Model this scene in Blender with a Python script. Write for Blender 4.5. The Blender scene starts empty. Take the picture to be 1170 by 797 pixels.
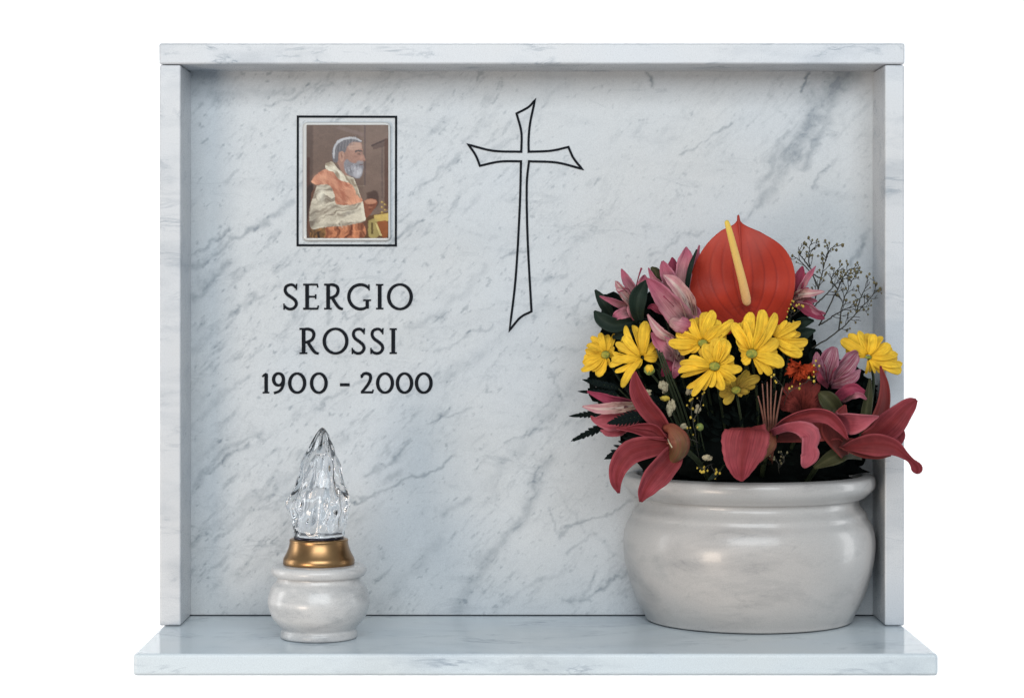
import bpy, bmesh, math, random
import numpy as np
from mathutils import Vector, noise as mnoise
R = math.radians
PI = math.pi
random.seed(7)
scene = bpy.context.scene
col = scene.collection

# ---------------------------------------------------------------- scale: 1 mm per photo pixel at the plane Y = 0
F = 2.6                      # camera distance to the front plane of the uprights (m)
VX, VY = 575.0, 335.0        # level sight line of the camera in the photograph
CAMZ = 0.380                 # camera height above the shelf top
WALL = 0.086                 # front face of the back slab

def P(x, y, Y=0.0):
    s = (F + Y) / F / 1000.0
    return Vector(((x - VX) * s, Y, CAMZ - (y - VY) * s))

def lerp(a, b, t): return a + (b - a) * t

# ---------------------------------------------------------------- materials
def newmat(name):
    m = bpy.data.materials.new(name); m.use_nodes = True
    nt = m.node_tree; nt.nodes.clear()
    out = nt.nodes.new('ShaderNodeOutputMaterial')
    b = nt.nodes.new('ShaderNodeBsdfPrincipled')
    nt.links.new(b.outputs[0], out.inputs[0])
    return m, nt, b

def N(nt, t, **kw):
    n = nt.nodes.new(t)
    for k, v in kw.items():
        if k in n.inputs: n.inputs[k].default_value = v
        else: setattr(n, k, v)
    return n

def mixc(nt, fac, a, b, mode='MIX'):
    n = nt.nodes.new('ShaderNodeMix'); n.data_type = 'RGBA'; n.blend_type = mode
    for sock, v in ((n.inputs[0], fac), (n.inputs[6], a), (n.inputs[7], b)):
        if hasattr(v, 'links'): nt.links.new(v, sock)
        elif isinstance(v, (int, float)): sock.default_value = v
        else: sock.default_value = (*v, 1) if len(v) == 3 else v
    return n.outputs[2]

def mathn(nt, op, a, b=0.5, clamp=False):
    n = nt.nodes.new('ShaderNodeMath'); n.operation = op; n.use_clamp = clamp
    for i, v in ((0, a), (1, b)):
        if hasattr(v, 'links'): nt.links.new(v, n.inputs[i])
        else: n.inputs[i].default_value = v
    return n.outputs[0]

def maprange(nt, v, a, b, c=0.0, d=1.0):
    n = nt.nodes.new('ShaderNodeMapRange'); n.clamp = True
    nt.links.new(v, n.inputs[0])
    for i, q in enumerate((a, b, c, d)): n.inputs[i + 1].default_value = q
    return n.outputs[0]

def marble(name, base=(.62, .66, .69), vein=(.27, .31, .35), rough=.25, rot=(0, R(42), 0), scale=1.0,
           veins=.5, warm=0.0, attr=False, cloud=.35, coat=0.0, ior=1.5):
    m, nt, b = newmat(name)
    tc = N(nt, 'ShaderNodeTexCoord')
    mp = N(nt, 'ShaderNodeMapping'); mp.inputs['Rotation'].default_value = rot
    mp.inputs['Scale'].default_value = (1.0 * scale, 1.4 * scale, 3.2 * scale)
    nt.links.new(tc.outputs['Object'], mp.inputs[0])
    v = mp.outputs[0]
    # thin broken veins: ridges of one noise, gated by another
    n1 = N(nt, 'ShaderNodeTexNoise', Scale=7.0, Detail=6.0, Roughness=.62, Distortion=.9); nt.links.new(v, n1.inputs['Vector'])
    ridge = maprange(nt, mathn(nt, 'ABSOLUTE', mathn(nt, 'SUBTRACT', n1.outputs[0], .5)), .0, .035, 1.0, 0.0)
    n2 = N(nt, 'ShaderNodeTexNoise', Scale=9.0, Detail=3.0, Roughness=.6); nt.links.new(v, n2.inputs['Vector'])
    gate = maprange(nt, n2.outputs[0], .50, .68)
    thin = mathn(nt, 'MULTIPLY', ridge, gate)
    # soft grey clouds
    n3 = N(nt, 'ShaderNodeTexNoise', Scale=4.5, Detail=8.0, Roughness=.66, Distortion=.4); nt.links.new(v, n3.inputs['Vector'])
    cl = maprange(nt, n3.outputs[0], .48, .78)
    # small dark flecks
    mp2 = N(nt, 'ShaderNodeMapping'); mp2.inputs['Rotation'].default_value = rot
    mp2.inputs['Scale'].default_value = (1.0, 1.0, 2.2); nt.links.new(tc.outputs['Object'], mp2.inputs[0])
    n4 = N(nt, 'ShaderNodeTexNoise', Scale=42.0, Detail=4.0, Roughness=.6); nt.links.new(mp2.outputs[0], n4.inputs['Vector'])
    fl = mathn(nt, 'MULTIPLY', maprange(nt, n4.outputs[0], .62, .76), maprange(nt, n3.outputs[0], .42, .6))
    f = mathn(nt, 'ADD', mathn(nt, 'MULTIPLY', thin, veins), mathn(nt, 'MULTIPLY', cl, cloud))
    f = mathn(nt, 'ADD', f, mathn(nt, 'MULTIPLY', fl, veins * .8), True)
    if attr:
        a = N(nt, 'ShaderNodeAttribute', attribute_name='vein')
        f = mathn(nt, 'ADD', mathn(nt, 'MULTIPLY', f, .30), a.outputs['Fac'], True)
    c = mixc(nt, f, base, vein)
    # crystalline grain
    g = N(nt, 'ShaderNodeTexNoise', Scale=900.0, Detail=2.0, Roughness=.7); nt.links.new(tc.outputs['Object'], g.inputs['Vector'])
    c = mixc(nt, 1.0, c, mixc(nt, maprange(nt, g.outputs[0], .25, .75), (.86, .86, .865), (1.07, 1.07, 1.065)), 'MULTIPLY')
    # faint warm / cool mineral tint in broad patches
    t = N(nt, 'ShaderNodeTexNoise', Scale=5.0, Detail=3.0); nt.links.new(tc.outputs['Object'], t.inputs['Vector'])
    c = mixc(nt, 1.0, c, mixc(nt, maprange(nt, t.outputs[0], .35, .65), (.975, .99, 1.0), (1.0 + warm, .985, .96)), 'MULTIPLY')
    nt.links.new(c, b.inputs['Base Color'])
    rr = maprange(nt, g.outputs[0], .3, .7, rough * .85, rough * 1.15)
    nt.links.new(rr, b.inputs['Roughness'])
    b.inputs['IOR'].default_value = ior
    b.inputs['Coat Weight'].default_value = coat; b.inputs['Coat Roughness'].default_value = .06
    return m

M = {}
M['slab'] = marble('marble_slab', base=(.575, .60, .622), vein=(.17, .205, .24), rough=.36, ior=1.36, attr=True, veins=.8, cloud=.5)
M['post'] = marble('marble_upright', base=(.60, .615, .64), vein=(.27, .31, .36), rough=.30, veins=.65, cloud=.6, scale=1.3)
M['top'] = marble('marble_lintel', base=(.585, .60, .625), vein=(.22, .26, .31), rough=.30, veins=1.0, cloud=.5, scale=1.6)
M['shelf'] = marble('marble_shelf', base=(.64, .70, .74), vein=(.30, .35, .41), rough=.12, ior=1.2, veins=.7, cloud=.55, rot=(0, R(80), R(80)))
M['vase'] = marble('marble_vase', base=(.46, .455, .445), vein=(.26, .265, .27), rough=.32, veins=.4, warm=.03, cloud=.8, scale=1.7, coat=.15)
M['lampstone'] = marble('marble_lamp', base=(.56, .55, .54), vein=(.28, .29, .30), rough=.30, veins=.3, warm=.03, cloud=.75, scale=4, coat=.15)

def simple(name, c, rough=.5, metal=0.0, spec=.5, bump=0, bscale=200, c2=None, nscale=60):
    m, nt, b = newmat(name)
    b.inputs['Roughness'].default_value = rough; b.inputs['Metallic'].default_value = metal
    b.inputs['Specular IOR Level'].default_value = spec
    tc = N(nt, 'ShaderNodeTexCoord')
    n = N(nt, 'ShaderNodeTexNoise', Scale=nscale, Detail=4.0); nt.links.new(tc.outputs['Object'], n.inputs['Vector'])
    c2 = c2 or tuple(x * .75 for x in c)
    nt.links.new(mixc(nt, maprange(nt, n.outputs[0], .3, .7), c2, c), b.inputs['Base Color'])
    if bump:
        n2 = N(nt, 'ShaderNodeTexNoise', Scale=bscale, Detail=3.0); nt.links.new(tc.outputs['Object'], n2.inputs['Vector'])
        bp = N(nt, 'ShaderNodeBump', Strength=bump, Distance=.001); nt.links.new(n2.outputs[0], bp.inputs['Height'])
        nt.links.new(bp.outputs[0], b.inputs['Normal'])
    return m

M['ink'] = simple('black_enamel', (.003, .005, .008), rough=.7, spec=.15, c2=(.005, .007, .011))
M['joint'] = simple('dark_joint', (.03, .04, .05), rough=.8)
M['brass'] = simple('brushed_brass', (.42, .25, .115), rough=.33, metal=1.0, c2=(.26, .15, .07), nscale=35)
M['gasket'] = simple('dark_ring', (.03, .03, .05), rough=.25, metal=.6)
M['porcelain'] = simple('porcelain_rim', (.60, .60, .58), rough=.15, c2=(.55, .55, .54))
M['foam'] = simple('floral_foam', (.003, .005, .004), rough=1, bump=.6, spec=.1, c2=(.002, .003, .003))  # near-black: the shade between the blooms is put into the foam colour
M['backdrop'] = simple('backdrop_white', (.9, .9, .9), rough=.9, c2=(.88, .88, .88), spec=.1)

m, nt, b = newmat('clear_glass')
b.inputs['Base Color'].default_value = (.985, .99, 1, 1); b.inputs['Roughness'].default_value = .0
b.inputs['IOR'].default_value = 1.47; b.inputs['Transmission Weight'].default_value = 1.0
M['glass'] = m

def petalmat(name, base, tip, streak=None, samt=.3, sfreq=14, edge=None, mid=None, rough=.5, spec=.35, trans=.12, spots=None):
    """u across (0..1), v along (0 base .. 1 tip)"""
    m, nt, b = newmat(name)
    uv = N(nt, 'ShaderNodeUVMap', uv_map='UVMap')
    sx = N(nt, 'ShaderNodeSeparateXYZ'); nt.links.new(uv.outputs[0], sx.inputs[0])
    u, v = sx.outputs[0], sx.outputs[1]
    c = mixc(nt, maprange(nt, v, .05, .75), base, tip)
    au = mathn(nt, 'ABSOLUTE', mathn(nt, 'SUBTRACT', u, .5))
    mp = N(nt, 'ShaderNodeMapping'); mp.inputs['Scale'].default_value = (sfreq, 1.3, 1); nt.links.new(uv.outputs[0], mp.inputs[0])
    oi = N(nt, 'ShaderNodeObjectInfo')
    add = N(nt, 'ShaderNodeVectorMath', operation='ADD'); nt.links.new(mp.outputs[0], add.inputs[0]); nt.links.new(oi.outputs['Random'], add.inputs[1])
    ns = N(nt, 'ShaderNodeTexNoise', Scale=1.6, Detail=3.0, Roughness=.6); nt.links.new(add.outputs[0], ns.inputs['Vector'])
    st = maprange(nt, ns.outputs[0], .42, .68)
    c = mixc(nt, mathn(nt, 'MULTIPLY', st, samt), c, streak or tuple(x * .55 for x in tip))
    if mid is not None:
        c = mixc(nt, maprange(nt, au, .02, .16, .75, 0), c, mid)
    if edge is not None:
        c = mixc(nt, maprange(nt, au, .36, .5, 0, .6), c, edge)
    if spots is not None:
        mp3 = N(nt, 'ShaderNodeMapping'); mp3.inputs['Scale'].default_value = (22, 9, 1); nt.links.new(uv.outputs[0], mp3.inputs[0])
        n3 = N(nt, 'ShaderNodeTexNoise', Scale=1.0, Detail=0.0); nt.links.new(mp3.outputs[0], n3.inputs['Vector'])
        gate = maprange(nt, v, .25, .55, 1, 0)
        c = mixc(nt, mathn(nt, 'MULTIPLY', maprange(nt, n3.outputs[0], .56, .62), gate), c, spots)
    # hair fine veins along the petal
    mpf = N(nt, 'ShaderNodeMapping'); mpf.inputs['Scale'].default_value = (sfreq * 3.2, 2.2, 1); nt.links.new(uv.outputs[0], mpf.inputs[0])
    nf = N(nt, 'ShaderNodeTexNoise', Scale=1.5, Detail=2.0); nt.links.new(mpf.outputs[0], nf.inputs['Vector'])
    c = mixc(nt, 1.0, c, mixc(nt, maprange(nt, nf.outputs[0], .35, .65), (.78, .76, .78), (1.10, 1.10, 1.10)), 'MULTIPLY')
    # blotch
    tc = N(nt, 'ShaderNodeTexCoord')
    nb = N(nt, 'ShaderNodeTexNoise', Scale=90.0, Detail=3.0); nt.links.new(tc.outputs['Object'], nb.inputs['Vector'])
    c = mixc(nt, 1.0, c, mixc(nt, maprange(nt, nb.outputs[0], .3, .7), (.82, .80, .80), (1.08, 1.08, 1.08)), 'MULTIPLY')
    # small difference from petal to petal
    c = mixc(nt, 1.0, c, mixc(nt, oi.outputs['Random'], (.86, .82, .84), (1.06, 1.06, 1.06)), 'MULTIPLY')
    nt.links.new(c, b.inputs['Base Color'])
    b.inputs['Roughness'].default_value = min(.8, rough + .12); b.inputs['Specular IOR Level'].default_value = spec * .7
    bp = N(nt, 'ShaderNodeBump', Strength=.6, Distance=.0010); nt.links.new(ns.outputs[0], bp.inputs['Height'])
    nt.links.new(bp.outputs[0], b.inputs['Normal'])
    if trans:
        tr = N(nt, 'ShaderNodeBsdfTranslucent'); nt.links.new(c, tr.inputs[0])
        mx = N(nt, 'ShaderNodeMixShader'); mx.inputs[0].default_value = trans
        nt.links.new(b.outputs[0], mx.inputs[1]); nt.links.new(tr.outputs[0], mx.inputs[2])
        out = [n for n in nt.nodes if n.type == 'OUTPUT_MATERIAL'][0]
        nt.links.new(mx.outputs[0], out.inputs[0])
    return m

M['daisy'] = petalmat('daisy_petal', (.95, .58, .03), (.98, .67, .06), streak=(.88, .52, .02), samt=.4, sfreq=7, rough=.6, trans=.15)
M['daisy_shade'] = petalmat('daisy_petal_shaded', (.30, .20, .03), (.60, .42, .05), streak=(.25, .16, .02), samt=.6, sfreq=7, rough=.7)  # darker copy of the daisy petal, shade under the cluster put into the colour
M['disc'] = simple('daisy_disc', (.42, .34, .04), rough=.9, bump=.8, bscale=900, c2=(.10, .17, .03), nscale=300)
M['lily'] = petalmat('lily_petal', (.20, .034, .032), (.31, .050, .062), streak=(.17, .016, .024), samt=.75, sfreq=16, mid=(.20, .022, .024), edge=(.42, .085, .10), rough=.5, spec=.25)
M['lily_dark'] = petalmat('lily_petal_dark', (.11, .02, .015), (.22, .03, .03), streak=(.08, .012, .01), samt=.5, sfreq=10, edge=(.30, .05, .04), rough=.45)
M['lily_pale'] = petalmat('lily_petal_pale', (.32, .055, .07), (.44, .095, .12), streak=(.36, .06, .08), samt=.5, sfreq=10, edge=(.52, .17, .20), rough=.42)
M['lily_throat'] = petalmat('lily_throat', (.30, .09, .05), (.16, .10, .04), streak=(.28, .06, .05), samt=.6, sfreq=8, edge=(.36, .08, .06), rough=.4)
M['als'] = petalmat('pink_petal', (.60, .40, .36), (.50, .14, .20), streak=(.36, .06, .12), samt=.55, sfreq=9, rough=.5, edge=(.55, .20, .27))
M['als_white'] = petalmat('pink_white_petal', (.55, .42, .28), (.60, .32, .33), streak=(.48, .14, .20), samt=.6, sfreq=8, rough=.5, mid=(.68, .60, .50), spots=(.13, .02, .03))
M['als_purple'] = petalmat('purple_petal', (.26, .06, .10), (.26, .045, .09), streak=(.55, .38, .40), samt=.9, sfreq=18, rough=.5, edge=(.42, .14, .22))
M['als_deep'] = petalmat('deep_pink_petal', (.30, .06, .09), (.34, .045, .09), streak=(.18, .02, .05), samt=.6, sfreq=9, rough=.5)
M['carn'] = petalmat('orange_red_petal', (.35, .04, .008), (.48, .06, .012), streak=(.28, .02, .01), samt=.5, sfreq=6, rough=.7)
M['russet'] = petalmat('russet_petal', (.14, .022, .015), (.23, .035, .028), streak=(.10, .012, .01), samt=.6, sfreq=34, rough=.8)
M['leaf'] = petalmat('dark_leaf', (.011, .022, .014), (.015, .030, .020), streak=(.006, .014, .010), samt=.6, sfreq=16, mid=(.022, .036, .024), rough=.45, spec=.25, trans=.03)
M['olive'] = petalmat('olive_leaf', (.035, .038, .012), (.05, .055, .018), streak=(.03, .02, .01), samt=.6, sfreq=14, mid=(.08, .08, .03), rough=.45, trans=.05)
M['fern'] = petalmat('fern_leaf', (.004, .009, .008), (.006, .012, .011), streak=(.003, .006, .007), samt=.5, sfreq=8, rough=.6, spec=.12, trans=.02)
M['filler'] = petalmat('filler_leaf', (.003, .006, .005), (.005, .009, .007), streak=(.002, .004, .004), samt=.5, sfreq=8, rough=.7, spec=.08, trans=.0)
M['stem_g'] = simple('green_stem', (.035, .045, .02), rough=.6, spec=.2, c2=(.018, .026, .012), nscale=120)
M['stem_p'] = simple('pinkish_stem', (.20, .085, .055), rough=.5, c2=(.13, .045, .03), nscale=120)
M['twig'] = simple('dry_twig', (.045, .042, .028), rough=.8, c2=(.022, .018, .014), nscale=200)
M['bud'] = simple('dry_bud', (.22, .19, .09), rough=.9, c2=(.07, .055, .03), nscale=500)
M['budy'] = simple('yellow_bud', (.60, .42, .05), rough=.8, c2=(.42, .30, .04), nscale=400)
M['cream'] = simple('cream_floret', (.50, .43, .28), rough=.9, bump=.9, bscale=700, c2=(.26, .22, .14), nscale=320)
M['greenbud'] = simple('green_bud', (.28, .32, .07), rough=.6, c2=(.12, .17, .04), nscale=260)

# anthurium spathe and spadix
m, nt, b = newmat('waxy_red')
tc = N(nt, 'ShaderNodeTexCoord')
n = N(nt, 'ShaderNodeTexNoise', Scale=30.0, Detail=4.0); nt.links.new(tc.outputs['Object'], n.inputs['Vector'])
at = N(nt, 'ShaderNodeAttribute', attribute_name='rib')
c = mixc(nt, maprange(nt, n.outputs[0], .3, .7), (.31, .022, .010), (.39, .032, .013))
c = mixc(nt, mathn(nt, 'MULTIPLY', at.outputs['Fac'], .85), c, (.20, .013, .009))
nt.links.new(c, b.inputs['Base Color'])
n = N(nt, 'ShaderNodeTexNoise', Scale=420.0, Detail=3.0); nt.links.new(tc.outputs['Object'], n.inputs['Vector'])
bp = N(nt, 'ShaderNodeBump', Strength=.25, Distance=.0006); nt.links.new(n.outputs[0], bp.inputs['Height']); nt.links.new(bp.outputs[0], b.inputs['Normal'])
b.inputs['Roughness'].default_value = .5; b.inputs['Specular IOR Level'].default_value = .3
M['waxred'] = m
m, nt, b = newmat('spadix')
at = N(nt, 'ShaderNodeUVMap', uv_map='UVMap'); sx = N(nt, 'ShaderNodeSeparateXYZ'); nt.links.new(at.outputs[0], sx.inputs[0])
c = mixc(nt, maprange(nt, sx.outputs[1], .1, .85), (.78, .44, .20), (.70, .48, .06))
c = mixc(nt, maprange(nt, sx.outputs[1], .84, .97), c, (.50, .46, .10))
nt.links.new(c, b.inputs['Base Color']); b.inputs['Roughness'].default_value = .6
tc = N(nt, 'ShaderNodeTexCoord'); vo = N(nt, 'ShaderNodeTexVoronoi', Scale=1400.0); nt.links.new(tc.outputs['Object'], vo.inputs['Vector'])
bp = N(nt, 'ShaderNodeBump', Strength=.5, Distance=.0008); nt.links.new(vo.outputs[0], bp.inputs['Height']); nt.links.new(bp.outputs[0], b.inputs['Normal'])
M['spadix'] = m

# portrait picture from vertex colours
m, nt, b = newmat('picture_print')
at = N(nt, 'ShaderNodeAttribute', attribute_name='paint'); nt.links.new(at.outputs['Color'], b.inputs['Base Color'])
b.inputs['Specular IOR Level'].default_value = .25
b.inputs['Roughness'].default_value = .2
M['print'] = m

# ---------------------------------------------------------------- object helpers
def link(name, me, mat=None, parent=None, smooth=True):
    o = bpy.data.objects.new(name, me); col.objects.link(o)
    if mat is not None: me.materials.append(mat)
    if smooth:
        for p in me.polygons: p.use_smooth = True
    if parent is not None: o.parent = parent
    return o

def meshobj(name, verts, faces, mat, parent=None, smooth=True, uvs=None):
    me = bpy.data.meshes.new(name); me.from_pydata([tuple(v) for v in verts], [], faces)
    if uvs is not None:
        ul = me.uv_layers.new(name='UVMap')
        for l in me.loops: ul.data[l.index].uv = uvs[l.vertex_index]
    me.update()
    return link(name, me, mat, parent, smooth)

ALL_LABELS = []
def thing(name, label, cat, group=None, loc=(0, 0, 0)):
    o = bpy.data.objects.new(name, None); col.objects.link(o)
    o.empty_display_size = .01
    o['label'] = label; o['category'] = cat
    if group: o['group'] = group
    ALL_LABELS.append((label, group))
    return o

def settle(t, loc):
    """put the thing's origin at loc, keeping its parts where they are"""
    loc = Vector(loc)
    t.location = loc
    for ch in t.children: ch.location = ch.location - loc

def box(name, x0, x1, y0, y1, z0, z1, mat, parent, bevel=.002, segs=3):
    bm = bmesh.new(); bmesh.ops.create_cube(bm, size=1)
    for v in bm.verts:
        v.co = Vector((lerp(x0, x1, v.co.x + .5), lerp(y0, y1, v.co.y + .5), lerp(z0, z1, v.co.z + .5)))
    if bevel: bmesh.ops.bevel(bm, geom=bm.edges[:], offset=bevel, segments=segs, profile=.5, affect='EDGES')
    me = bpy.data.meshes.new(name); bm.to_mesh(me); bm.free()
    o = link(name, me, mat, parent, True)
    md = o.modifiers.new('wn', 'WEIGHTED_NORMAL'); md.keep_sharp = False; md.weight = 100
    return o

def catmull(pts, n):
    """pts: list of tuples; returns n+1 interpolated tuples"""
    pts = [np.array(p, float) for p in pts]
    Q = [2 * pts[0] - pts[1]] + pts + [2 * pts[-1] - pts[-2]]
    out = []
    k = len(pts) - 1
    for i in range(n + 1):
        t = i / n * k; j = min(int(t), k - 1); t -= j
        p0, p1, p2, p3 = Q[j], Q[j + 1], Q[j + 2], Q[j + 3]
        out.append(.5 * ((2 * p1) + (-p0 + p2) * t + (2 * p0 - 5 * p1 + 4 * p2 - p3) * t * t + (-p0 + 3 * p1 - 3 * p2 + p3) * t ** 3))
    return out

def petal(parent, pts, mat, name='petal', roll=0.0, cup=.25, wave=.0, wfreq=3, nu=9, nv=22, thick=.0007, wdir=None, fold=0.0, ragged=0.0, twist=0.0, seed=None, rib=.0):
    """pts: (px, py, Y, halfwidth_px). The blade faces the viewer turned by roll about its own run."""
    rnd = random.Random(seed if seed is not None else hash((round(pts[0][0]), round(pts[-1][1]), len(pts))) & 0xffff)
    c = catmull(pts, nv)
    pos = [P(q[0], q[1], q[2]) for q in c]
    hw = [max(q[3], .12) * (F + q[2]) / F / 1000 for q in c]
    verts, faces, uvs = [], [], []
    view = Vector((0, -1, 0))
    ph = rnd.random() * 6.28
    lastw = None
    for i in range(nv + 1):
        t = (pos[min(i + 1, nv)] - pos[max(i - 1, 0)]).normalized()
        w = t.cross(view)
        if wdir is not None: w = Vector(wdir) - t * t.dot(Vector(wdir))
        if w.length < .25:
            w = lastw.copy() if lastw is not None else Vector((1, 0, 0))
            w = (w - t * w.dot(t))
        w.normalize()
        if lastw is not None and w.dot(lastw) < 0: w = -w
        lastw = w.copy()
        nrm = w.cross(t).normalized()
        if nrm.y > 0: nrm = -nrm
        a = R(roll) + R(twist) * (i / nv)
        w2 = w * math.cos(a) + nrm * math.sin(a)
        n2 = nrm * math.cos(a) - w * math.sin(a)
        v = i / nv
        for j in range(nu):
            s = j / (nu - 1) * 2 - 1
            off = cup * hw[i] * (abs(s) ** 2) - fold * hw[i] * (1 - abs(s))
            off += rib * hw[i] * math.cos(s * PI * 2.5)
            off += wave * hw[i] * math.sin(wfreq * 2 * PI * v + ph + (1.3 if s > 0 else 0)) * s * s
            k = s * (1 + ragged * rnd.uniform(-1, 1) * (abs(s) > .95))
            p = pos[i] + w2 * (hw[i] * k) + n2 * off
            # tiny natural unevenness
            p += n2 * (mnoise.noise(p * 60) * hw[i] * .12)
            verts.append(p); uvs.append((j / (nu - 1), v))
    for i in range(nv):
        for j in range(nu - 1):
            a = i * nu + j
            faces.append((a, a + 1, a + nu + 1, a + nu))
    o = meshobj(name, verts, faces, mat, parent, True, uvs)
    if thick:
        md = o.modifiers.new('thickness', 'SOLIDIFY'); md.thickness = thick; md.offset = 0
    return o

def tubemesh(pts, rad, seg=8, cap=True):
    """pts: Vectors, rad: list"""
    verts, faces, uvs = [], [], []
    n = len(pts); up = Vector((.3, .9, .1)).normalized()
    for i in range(n):
        t = (pts[min(i + 1, n - 1)] - pts[max(i - 1, 0)]).normalized()
        a = t.cross(up)
        if a.length < .05: a = t.cross(Vector((1, 0, 0)))
        a.normalize(); bb = t.cross(a)
        for k in range(seg):
            th = 2 * PI * k / seg
            verts.append(pts[i] + (a * math.cos(th) + bb * math.sin(th)) * rad[i]); uvs.append((k / seg, i / (n - 1)))
    for i in range(n - 1):
        for k in range(seg):
            faces.append((i * seg + k, i * seg + (k + 1) % seg, (i + 1) * seg + (k + 1) % seg, (i + 1) * seg + k))
    if cap:
        faces.append(tuple(range(seg))[::-1]); faces.append(tuple((n - 1) * seg + k for k in range(seg)))
    return verts, faces, uvs

def tube(name, pts, mat, parent, n=16, seg=8):
    """pts: (px, py, Y, radius_px)"""
    c = catmull(pts, n)
    v, f, u = tubemesh([P(q[0], q[1], q[2]) for q in c], [max(q[3], .05) / 1000 for q in c], seg)
    return meshobj(name, v, f, mat, parent, True, u)

def blob(name, x, y, Y, r, mat, parent, sq=(1, 1, 1), lump=.0, freq=300, sub=2, seed=0):
    bm = bmesh.new(); bmesh.ops.create_icosphere(bm, subdivisions=sub, radius=1)
    c = P(x, y, Y)
    for v in bm.verts:
        k = 1 + lump * mnoise.noise(v.co * freq / 100 + Vector((seed, 0, 0)))
        v.co = c + Vector((v.co.x * sq[0], v.co.y * sq[1], v.co.z * sq[2])) * (r / 1000 * k)
    me = bpy.data.meshes.new(name); bm.to_mesh(me); bm.free()
    return link(name, me, mat, parent, True)

def lathe(name, prof, cx, cy, mat, parent, seg=128, clampY=None, mod=None):
    """prof: (r, z) list from outside bottom upward; mod(theta, i) -> radius factor"""
    verts, faces = [], []
    n = len(prof)
    for i, (r, z) in enumerate(prof):
        for k in range(seg):
            th = 2 * PI * k / seg
            rr = r * (mod(th, i) if mod else 1)
            x, y = cx + rr * math.cos(th), cy + rr * math.sin(th)
            if clampY is not None: y = min(y, clampY - .0002 * (i % 2))
            verts.append((x, y, z))
    for i in range(n - 1):
        for k in range(seg):
            faces.append((i * seg + k, i * seg + (k + 1) % seg, (i + 1) * seg + (k + 1) % seg, (i + 1) * seg + k))
    faces.append(tuple(range(seg))[::-1]); faces.append(tuple((n - 1) * seg + k for k in range(seg)))
    return meshobj(name, verts, faces, mat, parent, True)

# ---------------------------------------------------------------- numpy noise
def vnoise(x, y, seed):
    rs = np.random.RandomState(seed); T = rs.rand(256, 256)
    xi = np.floor(x).astype(int); yi = np.floor(y).astype(int)
    fx = x - xi; fy = y - yi; fx = fx * fx * (3 - 2 * fx); fy = fy * fy * (3 - 2 * fy)
    g = lambda a, b_: T[a % 256, b_ % 256]
    return (g(xi, yi) * (1 - fx) + g(xi + 1, yi) * fx) * (1 - fy) + (g(xi, yi + 1) * (1 - fx) + g(xi + 1, yi + 1) * fx) * fy
def fbm(x, y, seed, o=5, rough=.55):
    s = 0; a = 1; tot = 0
    for i in range(o):
        s = s + a * vnoise(x * 2 ** i + i * 17.3, y * 2 ** i + i * 9.1, seed + i); tot += a; a *= rough
    return s / tot

# ---------------------------------------------------------------- the memorial
memorial = thing('memorial_plaque', 'white veined marble memorial with raised border, shelf and black carved name, dates and cross', 'memorial')

# back slab: front face is a fine grid carrying the veins of this stone
sx0, sx1 = P(205, 0, WALL).x, P(1009, 0, WALL).x
sz0, sz1 = 0.0012, P(0, 72, WALL).z
nx, nz = 540, 440
gx = np.linspace(sx0, sx1, nx); gz = np.linspace(sz0, sz1, nz)
GX, GZ = np.meshgrid(gx, gz)
k = (F + WALL) / F / 1000
PX = GX / k + VX; PY = (CAMZ - GZ) / k + VY          # photo pixels, used only to lay out where each vein of the stone runs
wx = (fbm(PX / 45, PY / 45, 3) - .5) * 26 + (fbm(PX / 12, PY / 12, 13) - .5) * 12
wy = (fbm(PX / 45, PY / 45, 5) - .5) * 26 + (fbm(PX / 12, PY / 12, 15) - .5) * 12
WX, WY = PX + wx, PY + wy
V = np.zeros_like(PX)
def seg(x0, y0, x1, y1, w0, w1, s):
    global V
    dx, dy = x1 - x0, y1 - y0; L = dx * dx + dy * dy
    t = np.clip(((WX - x0) * dx + (WY - y0) * dy) / L, 0, 1)
    d = np.hypot(WX - x0 - t * dx, WY - y0 - t * dy); w = (w0 + (w1 - w0) * t) * (.72 if w0 < 7 else .9); s = min(.75, s * (1.2 if w0 < 7 else 1.1))
    V = np.maximum(V, s * np.exp(-(d / w) ** 2))
def vein(pts, w, s):
    for a, b_ in zip(pts[:-1], pts[1:]): seg(*a, *b_, w, w, s)
seg(962, 78, 932, 128, 20, 19, .56); seg(932, 128, 900, 180, 17, 12, .52); seg(900, 180, 868, 240, 10, 5, .34)
seg(940, 150, 915, 190, 7, 5, .5); seg(893, 165, 872, 208, 8, 6, .32); seg(925, 88, 915, 110, 3, 2, .6)
seg(868, 240, 800, 300, 5, 4, .2)
vein([(1000, 262), (972, 305)], 4, .4); vein([(735, 85), (750, 100)], 3, .5); vein([(835, 135), (775, 175)], 2.2, .4)
vein([(945, 188), (928, 212)], 2.2, .4)
vein([(219, 303), (257, 280), (305, 246), (338, 227)], 4, .38); vein([(222, 340), (262, 300)], 5, .3)
vein([(217, 400), (270, 350), (320, 330)], 4, .2); vein([(219, 290), (265, 262)], 3, .4)
vein([(219, 560), (250, 520), (300, 495)], 5, .26); vein([(230, 545), (285, 512)], 3, .4); vein([(219, 620), (300, 560)], 6, .18)
vein([(260, 600), (330, 540), (400, 500)], 6, .2); vein([(232, 470), (285, 430)], 5, .22)
vein([(632, 525), (604, 572), (576, 623), (553, 646), (525, 697)], 9, .28); vein([(625, 535), (606, 570)], 4, .5)
vein([(725, 570), (637, 609)], 2.4, .42); vein([(637, 609), (628, 586)], 2, .3)
vein([(711, 658), (679, 676), (646, 683)], 2.8, .45); vein([(684, 655), (672, 676)], 3, .35); vein([(684, 613), (650, 632)], 2.5, .3)
vein([(521, 523), (474, 539), (400, 576)], 2.6, .42); vein([(507, 590), (535, 567), (520, 580)], 5, .34)
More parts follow.
